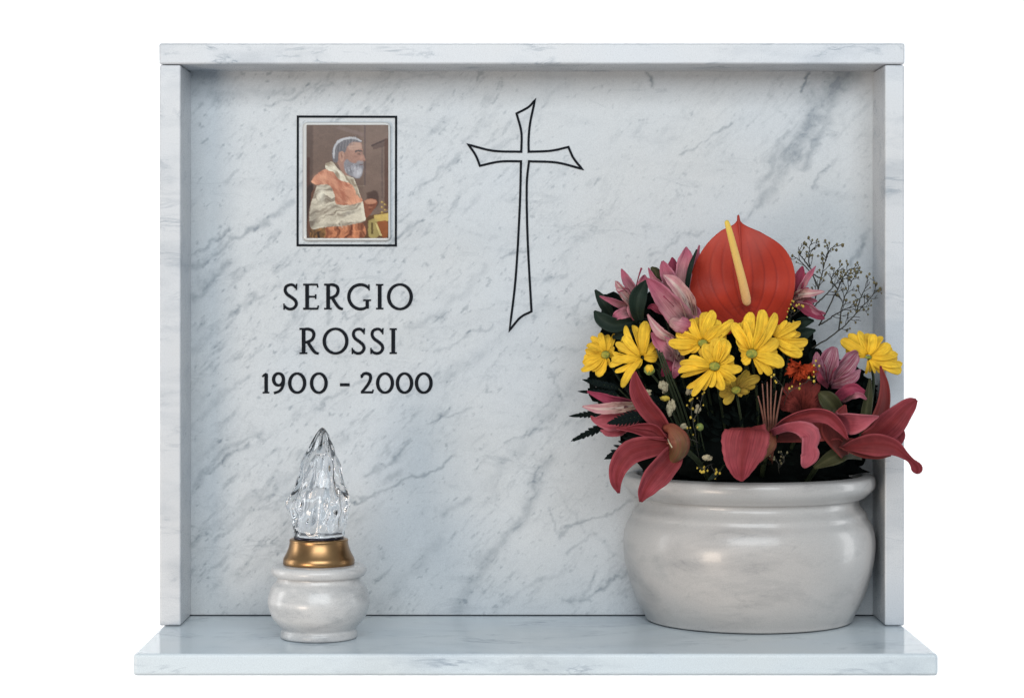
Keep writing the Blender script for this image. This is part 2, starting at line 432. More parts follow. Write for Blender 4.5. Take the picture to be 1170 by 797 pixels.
vein([(632, 484), (576, 502)], 2.6, .36); vein([(632, 428), (641, 460)], 3, .36); vein([(488, 484), (544, 465)], 2.4, .34)
vein([(462, 515), (420, 540)], 3.5, .34); vein([(440, 545), (455, 535)], 5, .3)
vein([(480, 450), (560, 395), (620, 350)], 8, .16); vein([(500, 400), (560, 370)], 2.5, .3)
vein([(420, 300), (480, 255)], 2.6, .3); vein([(480, 215), (530, 175)], 3, .28); vein([(576, 294), (600, 284)], 2.5, .4)
vein([(465, 375), (530, 330), (560, 300)], 6, .2); vein([(640, 300), (700, 240)], 5, .14); vein([(655, 350), (690, 320)], 3, .2)
vein([(740, 300), (800, 262)], 2.5, .26); vein([(555, 180), (620, 120), (650, 95)], 6, .15); vein([(700, 640), (640, 560)], 3, .12)
vein([(560, 560), (600, 500), (660, 440)], 10, .15); vein([(430, 690), (500, 620)], 8, .16); vein([(360, 470), (440, 420)], 3, .25)
vein([(300, 120), (380, 95)], 3, .3); vein([(240, 110), (330, 100)], 6, .15); vein([(640, 660), (560, 700)], 3, .2)
mod = .1 + 1.1 * fbm(PX / 14, PY / 14, 21) + .7 * (fbm(PX / 3.6, PY / 3.6, 23, 3, .7) - .3)
V = V * np.clip(mod * 1.15, .3, 1.5)
# the many faint streaks that run up to the right
ca, sa = math.cos(R(46)), math.sin(R(46))
QX_, QY_ = PX + wx * .3, PY + wy * .3
U_ = QX_ * ca - QY_ * sa; W_ = QX_ * sa + QY_ * ca
f1 = fbm(U_ / 60, W_ / 16, 31, 6, .62); r1 = np.exp(-((f1 - .5) / .022) ** 2) * np.clip((fbm(U_ / 45, W_ / 30, 41, 4) - .46) * 6, 0, 1)
f2 = fbm(U_ / 34, W_ / 11, 51, 5, .6); b2 = np.clip((f2 - .56) * 4.5, 0, 1) * np.clip((fbm(PX / 130, PY / 110, 61, 3) - .40) * 4, 0, 1)
fl = np.clip((fbm(U_ / 7, W_ / 4.5, 71, 3) - .72) * 9, 0, 1)
leftw = np.clip(1.15 - np.abs(PX - 330) / 900, .6, 1.1)
gran = np.clip(.35 + 1.5 * (fbm(PX / 3.2, PY / 3.2, 83, 3, .7) - .15), .2, 1.5)
f5 = fbm(U_ / 22, W_ / 5.5, 91, 4, .6); sh = np.clip((f5 - .60) * 6, 0, 1) * np.clip((fbm(PX / 70, PY / 60, 97, 3) - .42) * 5, 0, 1)
fine = np.exp(-((fbm(U_ / 30, W_ / 9, 151, 5, .6) - .5) / .010) ** 2) * np.clip((fbm(PX / 50, PY / 44, 157, 3) - .47) * 7, 0, 1) * gran
V = np.clip(V + .14 * fine * leftw + (.18 * r1 + .26 * b2 * gran + .44 * fl + .36 * sh * gran) * leftw, 0, .8)
verts = [(float(x), WALL, float(z)) for z in gz for x in gx]
faces = [(j * nx + i, j * nx + i + 1, (j + 1) * nx + i + 1, (j + 1) * nx + i) for j in range(nz - 1) for i in range(nx - 1)]
nb = len(verts)
c4 = [0, nx - 1, nx * nz - 1, nx * (nz - 1)]
verts += [(verts[q][0], WALL + .022, verts[q][2]) for q in c4]
bot = list(range(0, nx)); rt = [j * nx + nx - 1 for j in range(nz)]; tp = [nx * (nz - 1) + i for i in range(nx - 1, -1, -1)]; lf = [j * nx for j in range(nz - 1, -1, -1)]
for edge_, a, b_ in ((bot, nb, nb + 1), (rt, nb + 1, nb + 2), (tp, nb + 2, nb + 3), (lf, nb + 3, nb)):
    faces.append(tuple([a, b_] + edge_[::-1]))
faces.append((nb, nb + 3, nb + 2, nb + 1))
slab = meshobj('back_panel', verts, faces, M['slab'], memorial, False)
at = slab.data.attributes.new('vein', 'FLOAT', 'POINT')
at.data.foreach_set('value', np.concatenate([V.ravel(), np.zeros(4)]).astype(np.float32))

zt = P(0, 49.5).z; zb = P(0, 73.5).z
xl0, xl1 = P(182, 0).x, P(206.5, 0).x
xr0, xr1 = P(1011, 0).x, P(1033.5, 0).x
box('side_panel', xl0, xl1, 0, WALL + .022, .0008, zb - .0008, M['post'], memorial, .0022)
box('side_panel', xr0, xr1, 0, WALL + .022, .0008, zb - .0008, M['post'], memorial, .0022)
box('top_panel', xl0 - .0004, xr1 + .0004, -.001, WALL + .022, zb, zt, M['top'], memorial, .0025)
YSH = F * 380 / 411.5 - F
box('shelf', P(152, 0, YSH).x, P(1072, 0, YSH).x, YSH, WALL + .022, -.0232, 0, M['shelf'], memorial, .0040, 6)
# dark joint where the slab meets the shelf
box('joint_line', P(216, 0, WALL).x, P(998, 0, WALL).x, WALL - .0012, WALL + .004, .0001, .0011, M['joint'], memorial, 0)

# ---- carved and blackened lines on the slab
_layer = [0]
def ribbon_into(bm, pts, w, closed=False):
    """pts px on the slab, w px full width (number or list)"""
    _layer[0] += 1
    Y = WALL - .0006 - .00004 * (_layer[0] % 9)
    n = len(pts); ws = w if isinstance(w, (list, tuple)) else [w] * n
    L, Rr = [], []
    for i in range(n):
        a = Vector(pts[(i - 1) % n] if closed else pts[max(i - 1, 0)]); c = Vector(pts[(i + 1) % n] if closed else pts[min(i + 1, n - 1)]); q = Vector(pts[i])
        d1 = (q - a); d2 = (c - q)
        if d1.length < 1e-6: d1 = d2
        if d2.length < 1e-6: d2 = d1
        d1.normalize(); d2.normalize(); d = (d1 + d2)
        if d.length < .05: d = d1.copy()
        d.normalize(); nn = Vector((-d.y, d.x)); kk = min(1 / max(.3, d.dot(d2)), 2.4)
        h = ws[i] / 2 * kk
        L.append(bm.verts.new(P(q.x + nn.x * h, q.y + nn.y * h, Y))); Rr.append(bm.verts.new(P(q.x - nn.x * h, q.y - nn.y * h, Y)))
    for i in range(n if closed else n - 1):
        j = (i + 1) % n
        bm.faces.new((L[i], L[j], Rr[j], Rr[i]))

def ribbons(name, strokes, parent, mat=None):
    bm = bmesh.new()
    for st in strokes:
        ribbon_into(bm, st[0], st[1], st[2] if len(st) > 2 else False)
    bmesh.ops.recalc_face_normals(bm, faces=bm.faces[:])
    me = bpy.data.meshes.new(name); bm.to_mesh(me); bm.free()
    o = link(name, me, mat or M['ink'], parent, False)
    md = o.modifiers.new('depth', 'SOLIDIFY'); md.thickness = .0003; md.offset = 0
    return o

def cz(x, y): return (520 + x / 2.75, 100 + y / 2.75)
def curve(*p, n=12): return [tuple(q) for q in catmull([cz(*a) for a in p], n)]
out = []
for part in (curve((193, 82), (230, 62), (251, 40)), curve((251, 40), (236, 110), (231, 160), (231, 202)), curve((231, 202), (300, 199), (356, 187)),
             curve((356, 187), (372, 222), (399, 256)), curve((399, 256), (320, 236), (232, 232)), curve((232, 232), (225, 310), (228, 480), (240, 703)),
             curve((240, 703), (205, 722), (171, 762)), curve((171, 762), (190, 600), (203, 380), (207, 232)), curve((207, 232), (140, 233), (78, 246)),
             curve((78, 246), (64, 212), (42, 180)), curve((42, 180), (120, 199), (208, 202)), curve((208, 202), (208, 140), (193, 82))):
    out += part[:-1]
ribbons('engraved_cross', [(out, 2.6, True)], memorial)
ribbons('engraved_border', [([(340.3, 133.3), (452.6, 133.6), (452.3, 280.4), (340.0, 280.2)], 2.5, True)], memorial)

def z8(x, y): return (280 + x / 4.6875, 300 + y / 4.6875)
def glyph(ch, x0, x1, y0, y1):
    S, T = 18.5, 15.0       # zoomed stroke widths
    w, h = x1 - x0, y1 - y0
    g = lambda u, v: (x0 + u * w, y0 + v * h)
    st = []
    def C(pts, wd, n=28): st.append(([tuple(q) for q in catmull([g(*p) for p in pts], n)], wd))
    def Ln(pts, wd): st.append(([g(*p) for p in pts], wd))
    def hs(u0, u1, v, t=9): st.append(([(x0 + u0 * w, y0 + v * h), (x0 + u1 * w, y0 + v * h)], t))
    e = 5 / h
    def ell(cx, cy, rx, ry, a0=0, a1=360, n=44, wd=None):
        pts = []; ws = []
        for i in range(n + 1):
            a = R(lerp(a0, a1, i / n)); pts.append((cx + rx * math.cos(a), cy + ry * math.sin(a)))
            ws.append(lerp(T - 1.5, S, abs(math.cos(a))) if wd is None else wd)
        st.append((pts, ws))
    cx, cy = (x0 + x1) / 2, (y0 + y1) / 2
    if ch in 'O0':
        n = 48; pts = []; ws = []
        for i in range(n):
            a = 2 * PI * i / n; pts.append((cx + (w / 2 - 7) * math.cos(a), cy + (h / 2 - 4) * math.sin(a))); ws.append(lerp(T - 2, S, abs(math.cos(a))))
        st.append((pts, ws, True))
    elif ch == 'S':
        C([(.86, .16), (.70, .06), (.48, .035), (.20, .10), (.12, .25), (.25, .40), (.55, .52), (.82, .65), (.88, .80), (.70, .94), (.42, .975), (.18, .92), (.07, .84)],
          [T - 2 + 4 * math.sin(PI * i / 28) for i in range(29)])
        Ln([(.90, .0), (.88, .24)], 8); Ln([(.04, .76), (.05, 1.0)], 8)
    elif ch == 'I':
        Ln([(.5, e), (.5, 1 - e)], S + 2); hs(0, 1, .5 * e + .02, 9); hs(0, 1, 1 - .5 * e - .02, 9)
        Ln([(.28, .06), (.5, .12)], 8); Ln([(.72, .06), (.5, .12)], 8)
    elif ch == 'E':
        Ln([(.26, e), (.26, 1 - e)], S + 2); hs(0, .93, .03, 10); hs(0, .95, .965, 11); hs(.26, .80, .5, 10)
        Ln([(.91, .0), (.96, .15)], 9); Ln([(.93, .99), (1.0, .84)], 9); Ln([(.82, .41), (.82, .59)], 9)
    elif ch == 'R':
        a = .22
        Ln([(a, e), (a, 1 - e)], S + 2); hs(0, .45, .03, 10); hs(0, .42, .965, 9)
        C([(.25, .045), (.45, .035), (.68, .10), (.76, .26), (.66, .44), (.42, .535), (.25, .54)], [T - 1 + 3 * math.sin(PI * i / 28) for i in range(29)])
        C([(.44, .53), (.62, .75), (.82, .93), (1.02, .985)], [S - 1 - 5 * (i / 28) ** 3 for i in range(29)])
    elif ch == 'G':
        C([(.90, .17), (.74, .07), (.52, .035), (.26, .12), (.09, .33), (.07, .6), (.2, .83), (.42, .955), (.64, .965), (.82, .90)],
          [T - 1 + 4 * math.sin(PI * i / 28) for i in range(29)])
        Ln([(.90, .02), (.91, .26)], 8); Ln([(.83, .64), (.83, .96)], S); hs(.66, .99, .635, 9)
    elif ch == '1':
        Ln([(.55, .04), (.55, 1 - e)], S + 1); Ln([(.02, .20), (.25, .10), (.6, .03)], 10); hs(.05, 1.0, .965, 9)
    elif ch == '9':
        ell(x0 + .47 * w, y0 + .33 * h, .40 * w, .29 * h)
        C([(.87, .30), (.87, .52), (.74, .76), (.50, .91), (.10, 1.0)], [S - 1 - 4 * (i / 28) for i in range(29)])
    elif ch == '2':
        C([(.05, .22), (.20, .07), (.45, .03), (.74, .10), (.80, .28), (.66, .50), (.38, .73), (.10, .93)], [T - 1 + 3 * math.sin(PI * i / 28) for i in range(29)])
        hs(0, .98, .95, 12); Ln([(.95, .99), (1.02, .82)], 9); Ln([(.02, .08), (.05, .26)], 7)
    elif ch == '-':
        Ln([(0, .5), (1, .5)], h)
    return [([z8(*p) for p in s[0]], [q / 4.6875 for q in s[1]] if isinstance(s[1], list) else s[1] / 4.6875, *(s[2:])) for s in st]

def inscription(name, glyphs):
    e = bpy.data.objects.new(name, None); col.objects.link(e); e.parent = memorial; e.empty_display_size = .01
    for g in glyphs: ribbons('letter' if g[0] not in '0129-' else ('dash' if g[0] == '-' else 'numeral'), glyph(*g), e)
inscription('name_inscription', [('S', 205, 284, 113, 252), ('E', 311, 393, 113, 251), ('R', 423, 522, 113, 251), ('G', 548, 676, 113, 252), ('I', 701, 741, 113, 251), ('O', 762, 897, 113, 252)])
inscription('surname_inscription', [('R', 291, 393, 350, 489), ('O', 417, 552, 350, 489), ('S', 571, 646, 350, 489), ('S', 671, 746, 350, 489), ('I', 774, 813, 350, 489)])
inscription('date_inscription', [('1', 92, 130, 589, 699), ('9', 148, 214, 588, 698), ('0', 232, 326, 589, 699), ('0', 349, 441, 589, 699), ('-', 508, 560, 645, 661),
             ('2', 620, 685, 589, 699), ('0', 703, 796, 589, 699), ('0', 809, 899, 589, 699), ('0', 911, 1003, 589, 699)])

# ---------------------------------------------------------------- portrait
port = thing('portrait_plaque', 'small porcelain portrait of a bearded old man in orange, inside the black outlined rectangle', 'portrait')
def z7(x, y): return (330 + x / 4.685, 120 + y / 4.685)
def rounded(x0, x1, y0, y1, r, n=8):
    pts = []
    for cx, cy, a0 in ((x1 - r, y0 + r, -90), (x1 - r, y1 - r, 0), (x0 + r, y1 - r, 90), (x0 + r, y0 + r, 180)):
        for i in range(n + 1):
            a = R(a0 + 90 * i / n); pts.append((cx + r * math.cos(a), cy + r * math.sin(a)))
    return pts
bm = bmesh.new()
rp = rounded(346, 446.3, 139.8, 275.2, 5)
cxp, cyp = 396, 207.5
rings = []
for (sc_, Y) in ((1.0, WALL - .0002), (1.0, WALL - .0035), (.985, WALL - .0052), (.955, WALL - .0058), (.93, WALL - .0050)):
    rings.append([bm.verts.new(P(cxp + (x - cxp) * sc_ + (0), cyp + (y - cyp) * (1 - (1 - sc_) * .74), Y)) for x, y in rp])
for a, b_ in zip(rings[:-1], rings[1:]):
    for i in range(len(a)):
        j = (i + 1) % len(a); bm.faces.new((a[i], a[j], b_[j], b_[i]))
bm.faces.new(rings[-1]); bm.faces.new(rings[0][::-1])
bmesh.ops.recalc_face_normals(bm, faces=bm.faces[:])
me = bpy.data.meshes.new('porcelain_tile'); bm.to_mesh(me); bm.free()
link('porcelain_tile', me, M['porcelain'], port, True)
# the printed picture
pw, ph_ = 230, 318
xs = np.linspace(95, 533, pw); yz = np.linspace(107, 712, ph_)
QX, QY = np.meshgrid(xs, yz)
jx = (fbm(QX / 9, QY / 9, 101, 3) - .5) * 5; jy = (fbm(QX / 9, QY / 9, 111, 3) - .5) * 5
SX, SY = QX + jx, QY + jy
def srgb(c): return np.array([((v / 255 + .055) / 1.055) ** 2.4 if v > 10 else v / 255 / 12.92 for v in c])
IMG = np.zeros((ph_, pw, 3)); IMG[:] = srgb((112, 90, 78))
def inpoly(poly):
    ins = np.zeros(SX.shape, bool); n = len(poly)
    for i in range(n):
        x1, y1 = poly[i]; x2, y2 = poly[(i + 1) % n]
        if y1 == y2: continue
        c = ((y1 > SY) != (y2 > SY)) & (SX < (x2 - x1) * (SY - y1) / (y2 - y1) + x1)
        ins ^= c
    return ins
def blur(a, r):
    for ax in (0, 1):
        k = np.exp(-np.linspace(-2, 2, 2 * r + 1) ** 2); k /= k.sum()
        a = np.apply_along_axis(lambda v: np.convolve(np.pad(v, r, 'edge'), k, 'valid'), ax, a)
    return a
def paint(poly, c, a=1.0, soft=1, smooth=True):
    global IMG
    if smooth and len(poly) > 3:
        q = poly + [poly[0]]; q = [tuple(t) for t in catmull(q, len(q) * 6)]
    else: q = poly
    m_ = blur(inpoly(q).astype(float), soft) * a
    IMG = IMG * (1 - m_[..., None]) + srgb(c) * m_[..., None]
def dab(x, y, r, c, a=.8, ry=None):
    global IMG
    m_ = np.exp(-((SX - x) / r) ** 2 - ((SY - y) / (ry or r)) ** 2) * a
    IMG = IMG * (1 - m_[..., None]) + srgb(c) * m_[..., None]
def paintfold(poly, dark, light, ang, fu, fv, seed, soft=2, bias=.5, cont=2.2):
    global IMG
    q = [tuple(t) for t in catmull(poly + [poly[0]], len(poly) * 6)]
    m_ = blur(inpoly(q).astype(float), soft)
    c_, s_ = math.cos(R(ang)), math.sin(R(ang))
    u_ = SX * c_ + SY * s_; v_ = -SX * s_ + SY * c_
    w_ = (fbm(SX / 60, SY / 60, seed + 50, 3) - .5) * 70
    f = np.clip((fbm((u_ + w_) / fu, (v_ + w_) / fv, seed, 4, .5) - bias) * cont + .5, 0, 1)[..., None]
    IMG = IMG * (1 - m_[..., None]) + (srgb(dark) * (1 - f) + srgb(light) * f) * m_[..., None]
paint([(380, 107), (533, 107), (533, 712), (400, 712), (400, 420)], (122, 100, 88), .8, 8, False)
paint([(95, 107), (130, 107), (128, 712), (95, 712)], (70, 50, 42), .6, 5, False)
paint([(95, 280), (112, 280), (112, 470), (95, 470)], (66, 30, 18), .8, 3, False)
paint([(270, 110), (400, 150), (400, 170), (250, 125)], (134, 112, 106), .5, 4, False)
paint([(402, 107), (412, 107), (412, 430), (402, 430)], (84, 68, 68), .6, 2, False)
paint([(445, 212), (520, 180), (533, 180), (533, 215), (452, 240)], (84, 62, 56), .7, 3, False)
paint([(440, 215), (520, 182), (520, 190), (443, 224)], (60, 42, 40), .8, 1, False)
paint([(512, 180), (533, 180), (533, 560), (512, 560)], (86, 52, 38), .75, 3, False)
paint([(496, 220), (503, 220), (503, 500), (496, 500)], (86, 70, 68), .6, 2, False)
paint([(95, 440), (130, 430), (130, 600), (95, 640)], (50, 34, 30), .9, 5)
# table and objects on it
paint([(400, 600), (533, 570), (533, 712), (400, 712)], (92, 60, 26), .9, 2, False)
paint([(455, 590), (533, 578), (533, 622), (462, 622)], (206, 176, 92), .9, 2, False)
paint([(425, 620), (470, 612), (480, 700), (430, 705)], (176, 158, 92), .8, 3)
paint([(470, 625), (526, 622), (526, 705), (500, 705)], (150, 82, 36), .9, 2)
paint([(440, 630), (452, 630), (452, 690), (440, 690)], (84, 62, 24), .8, 1, False); paint([(462, 630), (474, 640), (500, 700), (486, 700)], (226, 206, 132), .7, 1, False)
for q in range(5): dab(500 + (q % 2) * 16, 520 + q * 14, 9, (158, 122, 52), .9, 5); dab(498 + (q % 2) * 16, 517 + q * 14, 3.5, (226, 200, 110), .8)
paint([(415, 470), (470, 460), (480, 530), (430, 560)], (66, 42, 34), .8, 5)
# body
paint([(120, 470), (170, 420), (300, 420), (390, 520), (400, 712), (120, 712)], (104, 68, 50), 1, 2)
paintfold([(190, 650), (290, 640), (395, 632), (402, 712), (290, 716), (180, 712)], (112, 58, 36), (214, 136, 92), 4, 16, 90, 201)
paintfold([(110, 712), (120, 655), (160, 648), (192, 650), (190, 712)], (60, 42, 30), (158, 112, 62), 20, 14, 40, 205)
paintfold([(118, 410), (150, 370), (215, 335), (260, 345), (330, 400), (395, 515), (340, 535), (230, 525), (200, 470), (180, 430), (140, 425)], (168, 100, 74), (226, 164, 130), 52, 80, 20, 211, 2, .5, 1.9)
dab(180, 385, 34, (228, 168, 134), .6, 14); dab(235, 470, 18, (150, 84, 58), .5, 40); dab(345, 500, 20, (222, 150, 112), .5, 24)
paintfold([(195, 312), (235, 305), (262, 340), (330, 385), (352, 400), (385, 495), (365, 480), (335, 425), (270, 400), (240, 360), (200, 345)], (150, 134, 112), (232, 224, 202), 50, 60, 12, 221, 1)
# sleeve
paintfold([(150, 430), (215, 428), (245, 480), (255, 530), (330, 535), (400, 522), (412, 590), (400, 622), (300, 645), (180, 655), (120, 660), (112, 560)], (132, 118, 102), (216, 206, 184), -24, 70, 13, 231, 2, .46, 2.0)
dab(130, 600, 24, (96, 86, 78), .6, 50); dab(175, 480, 18, (232, 228, 210), .5, 40)
dab(320, 578, 16, (100, 94, 92), .6, 10); dab(300, 592, 8, (86, 80, 78), .5); dab(345, 570, 9, (92, 84, 80), .5)
dab(250, 640, 80, (104, 92, 80), .45, 8); dab(240, 540, 30, (120, 106, 92), .5, 7)
paint([(385, 520), (400, 522), (412, 600), (400, 618), (388, 570)], (222, 214, 192), .8, 2)
# hands
paint([(398, 515), (430, 502), (466, 506), (474, 525), (462, 550), (440, 580), (418, 602), (408, 590)], (134, 76, 52), 1, 1)
paint([(402, 512), (440, 502), (470, 514), (460, 525), (420, 530)], (196, 138, 108), .85, 2)
for q in range(4): paint([(418 + q * 4, 522 + q * 12), (466 - q * 8, 520 + q * 12), (465 - q * 8, 525 + q * 12), (418 + q * 4, 528 + q * 12)], (90, 46, 30) if q % 2 else (184, 122, 90), .6, 1, False)
# head
paint([(255, 300), (262, 240), (300, 195), (350, 186), (384, 198), (389, 222), (396, 240), (393, 252), (400, 268), (410, 290), (408, 300), (396, 304), (398, 316), (394, 345), (350, 380), (300, 375), (275, 340)], (160, 120, 104), 1, 2)
paint([(318, 214), (352, 196), (384, 206), (388, 232), (352, 240), (322, 240)], (186, 152, 134), .8, 5)
paint([(330, 255), (360, 262), (362, 295), (335, 300), (312, 280)], (170, 128, 110), .6, 6)
dab(388, 284, 10, (186, 140, 120), .7, 12)
paint([(238, 306), (231, 262), (240, 222), (262, 192), (300, 178), (350, 175), (386, 192), (382, 202), (346, 197), (318, 214), (306, 240), (298, 256), (270, 252), (262, 300), (250, 308)], (110, 106, 110), 1, 2)
paint([(235, 268), (241, 224), (262, 190), (302, 174), (350, 172), (388, 190), (384, 195), (346, 183), (300, 187), (266, 206), (250, 236), (244, 290)], (196, 196, 200), .9, 2)
for q in range(22): x = 252 + q * 5.5; y0 = 250 - q * 2.6 - 4; paint([(x, y0 - 34), (x + 2.5, y0 - 34), (x - 1, y0 + 10), (x - 4, y0 + 10)], ((70, 66, 72), (150, 148, 152), (96, 92, 98))[q % 3], .45, 1, False)
paint([(268, 262), (282, 246), (296, 256), (296, 286), (284, 304), (272, 292)], (178, 136, 116), 1, 1); dab(284, 272, 5, (104, 66, 56), .7, 13); dab(290, 264, 3, (206, 166, 146), .6, 8)
paint([(294, 306), (312, 290), (330, 306), (352, 312), (374, 306), (396, 312), (399, 335), (392, 368), (378, 392), (350, 388), (316, 372), (298, 345)], (136, 134, 140), 1, 3)
paint([(340, 335), (376, 330), (392, 345), (384, 376), (368, 390), (345, 376)], (188, 186, 192), .8, 6)
for q in range(30):
    x = 300 + (q * 37 % 80); y = 312 + (q * 53 % 44); paint([(x, y), (x + 2.5, y), (x + 9, y + 24), (x + 5, y + 24)], ((96, 94, 102), (206, 206, 212), (150, 148, 154))[q % 3], .5, 1, False)
paint([(362, 300), (392, 298), (400, 306), (394, 314), (364, 314)], (150, 146, 150), .75, 2); paint([(378, 317), (397, 316), (396, 321), (380, 322)], (110, 64, 58), .7, 1, False)
paint([(352, 247), (372, 240), (393, 245), (392, 252), (370, 249), (354, 256)], (78, 70, 70), .9, 1, False); dab(377, 262, 10, (70, 46, 42), .75, 5); dab(384, 261, 3, (190, 180, 170), .5, 2)
dab(352, 276, 14, (120, 82, 70), .4, 8); dab(322, 322, 16, (104, 96, 98), .4, 18); dab(403, 299, 5, (96, 56, 48), .7, 3); dab(330, 222, 20, (200, 168, 150), .35, 3); dab(345, 212, 18, (128, 92, 80), .35, 2); dab(350, 230, 20, (128, 92, 80), .35, 2)
# loose brush strokes over robe and ground
for q in range(40):
    r_ = random.Random(q); x = r_.uniform(125, 370); y = r_.uniform(430, 690)
    jx_ = min(pw - 1, int((x - 95) / 438 * (pw - 1))); jy_ = min(ph_ - 1, int((y - 107) / 605 * (ph_ - 1)))
    c0 = IMG[jy_, jx_].copy() * r_.uniform(.6, 1.3)
    a0 = r_.uniform(-.3, 1.3); L0 = r_.uniform(14, 44); w0 = r_.uniform(3, 8)
    px0, py0 = x + L0 * math.cos(a0), y + L0 * math.sin(a0)
    m_ = blur(inpoly([(x, y), (px0, py0), (px0 - w0 * math.sin(a0), py0 + w0 * math.cos(a0)), (x - w0 * math.sin(a0), y + w0 * math.cos(a0))]).astype(float), 2) * .5
    IMG = IMG * (1 - m_[..., None]) + np.clip(c0, 0, .85) * m_[..., None]
grain = .82 + .36 * fbm(QX / 5, QY / 5, 131, 4, .7)
bg = .82 + .36 * fbm(QX / 60, QY / 40, 141, 4)
IMG = IMG * grain[..., None] * bg[..., None]
lum = IMG.mean(axis=2, keepdims=True)
IMG = (IMG * .92 + lum * .08) * .86
vs = []
for j in range(ph_):
    for i in range(pw):
        x, y = z7(xs[i], yz[j]); vs.append(P(x, y, WALL - .0061))
fs = [(j * pw + i, (j + 1) * pw + i, (j + 1) * pw + i + 1, j * pw + i + 1) for j in range(ph_ - 1) for i in range(pw - 1)]
pic = meshobj('portrait_picture', vs, fs, M['print'], port, True)
ca_ = pic.data.color_attributes.new('paint', 'FLOAT_COLOR', 'POINT')
ca_.data.foreach_set('color', np.concatenate([IMG.reshape(-1, 3), np.ones((pw * ph_, 1))], axis=1).astype(np.float32).ravel())
settle(port, P(396, 207, WALL))

# ---------------------------------------------------------------- votive lamp
LY = -.085; LX = P(364.3, 0, LY).x
ls = (F + LY) / F / 1000
def lz(yz_): return CAMZ - (480 + yz_ / 2.953 - VY) * ls
def lr(r): return r / 2.953 * ls
lamp = thing('votive_lamp', 'small round marble votive lamp with brass collar and clear glass flame', 'lamp')
z0 = lz(728)
def prof(pts, n): return [(max(q[0], .0001), q[1]) for q in catmull(pts, n)]
raw = [(126, 733), (129, 728), (128, 716), (124, 704), (136, 690), (158, 662), (171, 622), (170, 596), (158, 560), (143, 544), (139, 530)]
zoff = -lz(735)
pr = [(lr(60), .0005), (lr(122), .0004)] + prof([(lr(r), lz(y) + zoff) for r, y in raw], 40)
pr += prof([(lr(r), lz(y) + zoff) for r, y in [(140, 527), (154, 524), (161, 512), (160, 500), (152, 491), (140, 488)]], 14) + [(lr(100), lz(486) + zoff)]
lathe('marble_base', pr, LX, LY, M['lampstone'], lamp, 96)
pr = [(lr(100), lz(488) + zoff)] + [(lr(r), lz(y) + zoff) for r, y in [(117, 488), (120.5, 484), (120.5, 474)]] + prof([(lr(r), lz(y) + zoff) for r, y in [(119, 466), (111, 452), (104, 436), (99.5, 420), (98, 410)]], 12) + [(lr(r), lz(y) + zoff) for r, y in [(99.5, 406), (97, 402), (90, 400), (80, 401)]]
lathe('brass_collar', pr, LX, LY, M['brass'], lamp, 96)
lathe('dark_ring', [(lr(70), lz(402) + zoff), (lr(84), lz(402) + zoff), (lr(84), lz(392) + zoff), (lr(70), lz(392) + zoff)], LX, LY, M['gasket'], lamp, 64)
# glass flame: ribbed outer wall, plain inner wall
gverts, gfaces = [], []
seg_ = 120
og = [(86, 394), (88, 384), (88, 372), (97, 345), (108, 312), (110, 288), (104, 262), (92, 235), (84, 205), (76, 172), (63, 140), (50, 110), (38, 80), (24, 52), (9, 32), (1, 27)]
oc = catmull(og, 90)
ig = [(1, 118), (18, 124), (34, 150), (48, 190), (60, 240), (70, 290), (74, 340), (74, 394)]
ic = catmull(ig, 40)
def flame_r(r, y, th):
    v = (394 - y) / 367.0
    a = .0 if v < .03 else min(1, (v - .03) / .15)
    lobes = abs(math.cos(3.5 * th + 1.2 * v + .5)) ** 1.2
    fine = abs(math.sin(7 * th - 6 * v + 1.0))
    step = max(0, math.sin(v * 17 + 2.2 * math.sin(2 * th + 1) + th * 2))
    bumps = 1 - a * (.15 * (1 - lobes) + .07 * fine) + a * .075 * step
    return r * bumps
prof_all = [(q[0], q[1], True) for q in oc] + [(q[0], q[1], False) for q in ic]
for (r, y, outer) in prof_all:
    v = (394 - y) / 367.0
    shx = lr(12) * max(0, v) ** 1.5
    for k2 in range(seg_):
        th = 2 * PI * k2 / seg_
        rr = lr(flame_r(r, y, th) if outer else r * (1 + .03 * math.cos(5 * th)))
        gverts.append((LX + shx + rr * math.cos(th), LY + rr * math.sin(th), lz(y) + zoff))
nr = len(prof_all); no = len(oc)
for i in range(nr - 1):
    if i == no - 1: continue
    for k2 in range(seg_):
        gfaces.append((i * seg_ + k2, i * seg_ + (k2 + 1) % seg_, (i + 1) * seg_ + (k2 + 1) % seg_, (i + 1) * seg_ + k2))
for k2 in range(seg_):   # bottom rim joins inner wall to outer wall
    gfaces.append(((nr - 1) * seg_ + k2, (nr - 1) * seg_ + (k2 + 1) % seg_, (k2 + 1) % seg_, k2))
gfaces.append(tuple((no - 1) * seg_ + k2 for k2 in range(seg_)))
gfaces.append(tuple(no * seg_ + k2 for k2 in range(seg_))[::-1])
gl = meshobj('glass_flame', gverts, gfaces, M['glass'], lamp, True)
bm = bmesh.new(); bm.from_mesh(gl.data); bmesh.ops.recalc_face_normals(bm, faces=bm.faces[:]); bm.to_mesh(gl.data); bm.free()
settle(lamp, (LX, LY, 0))

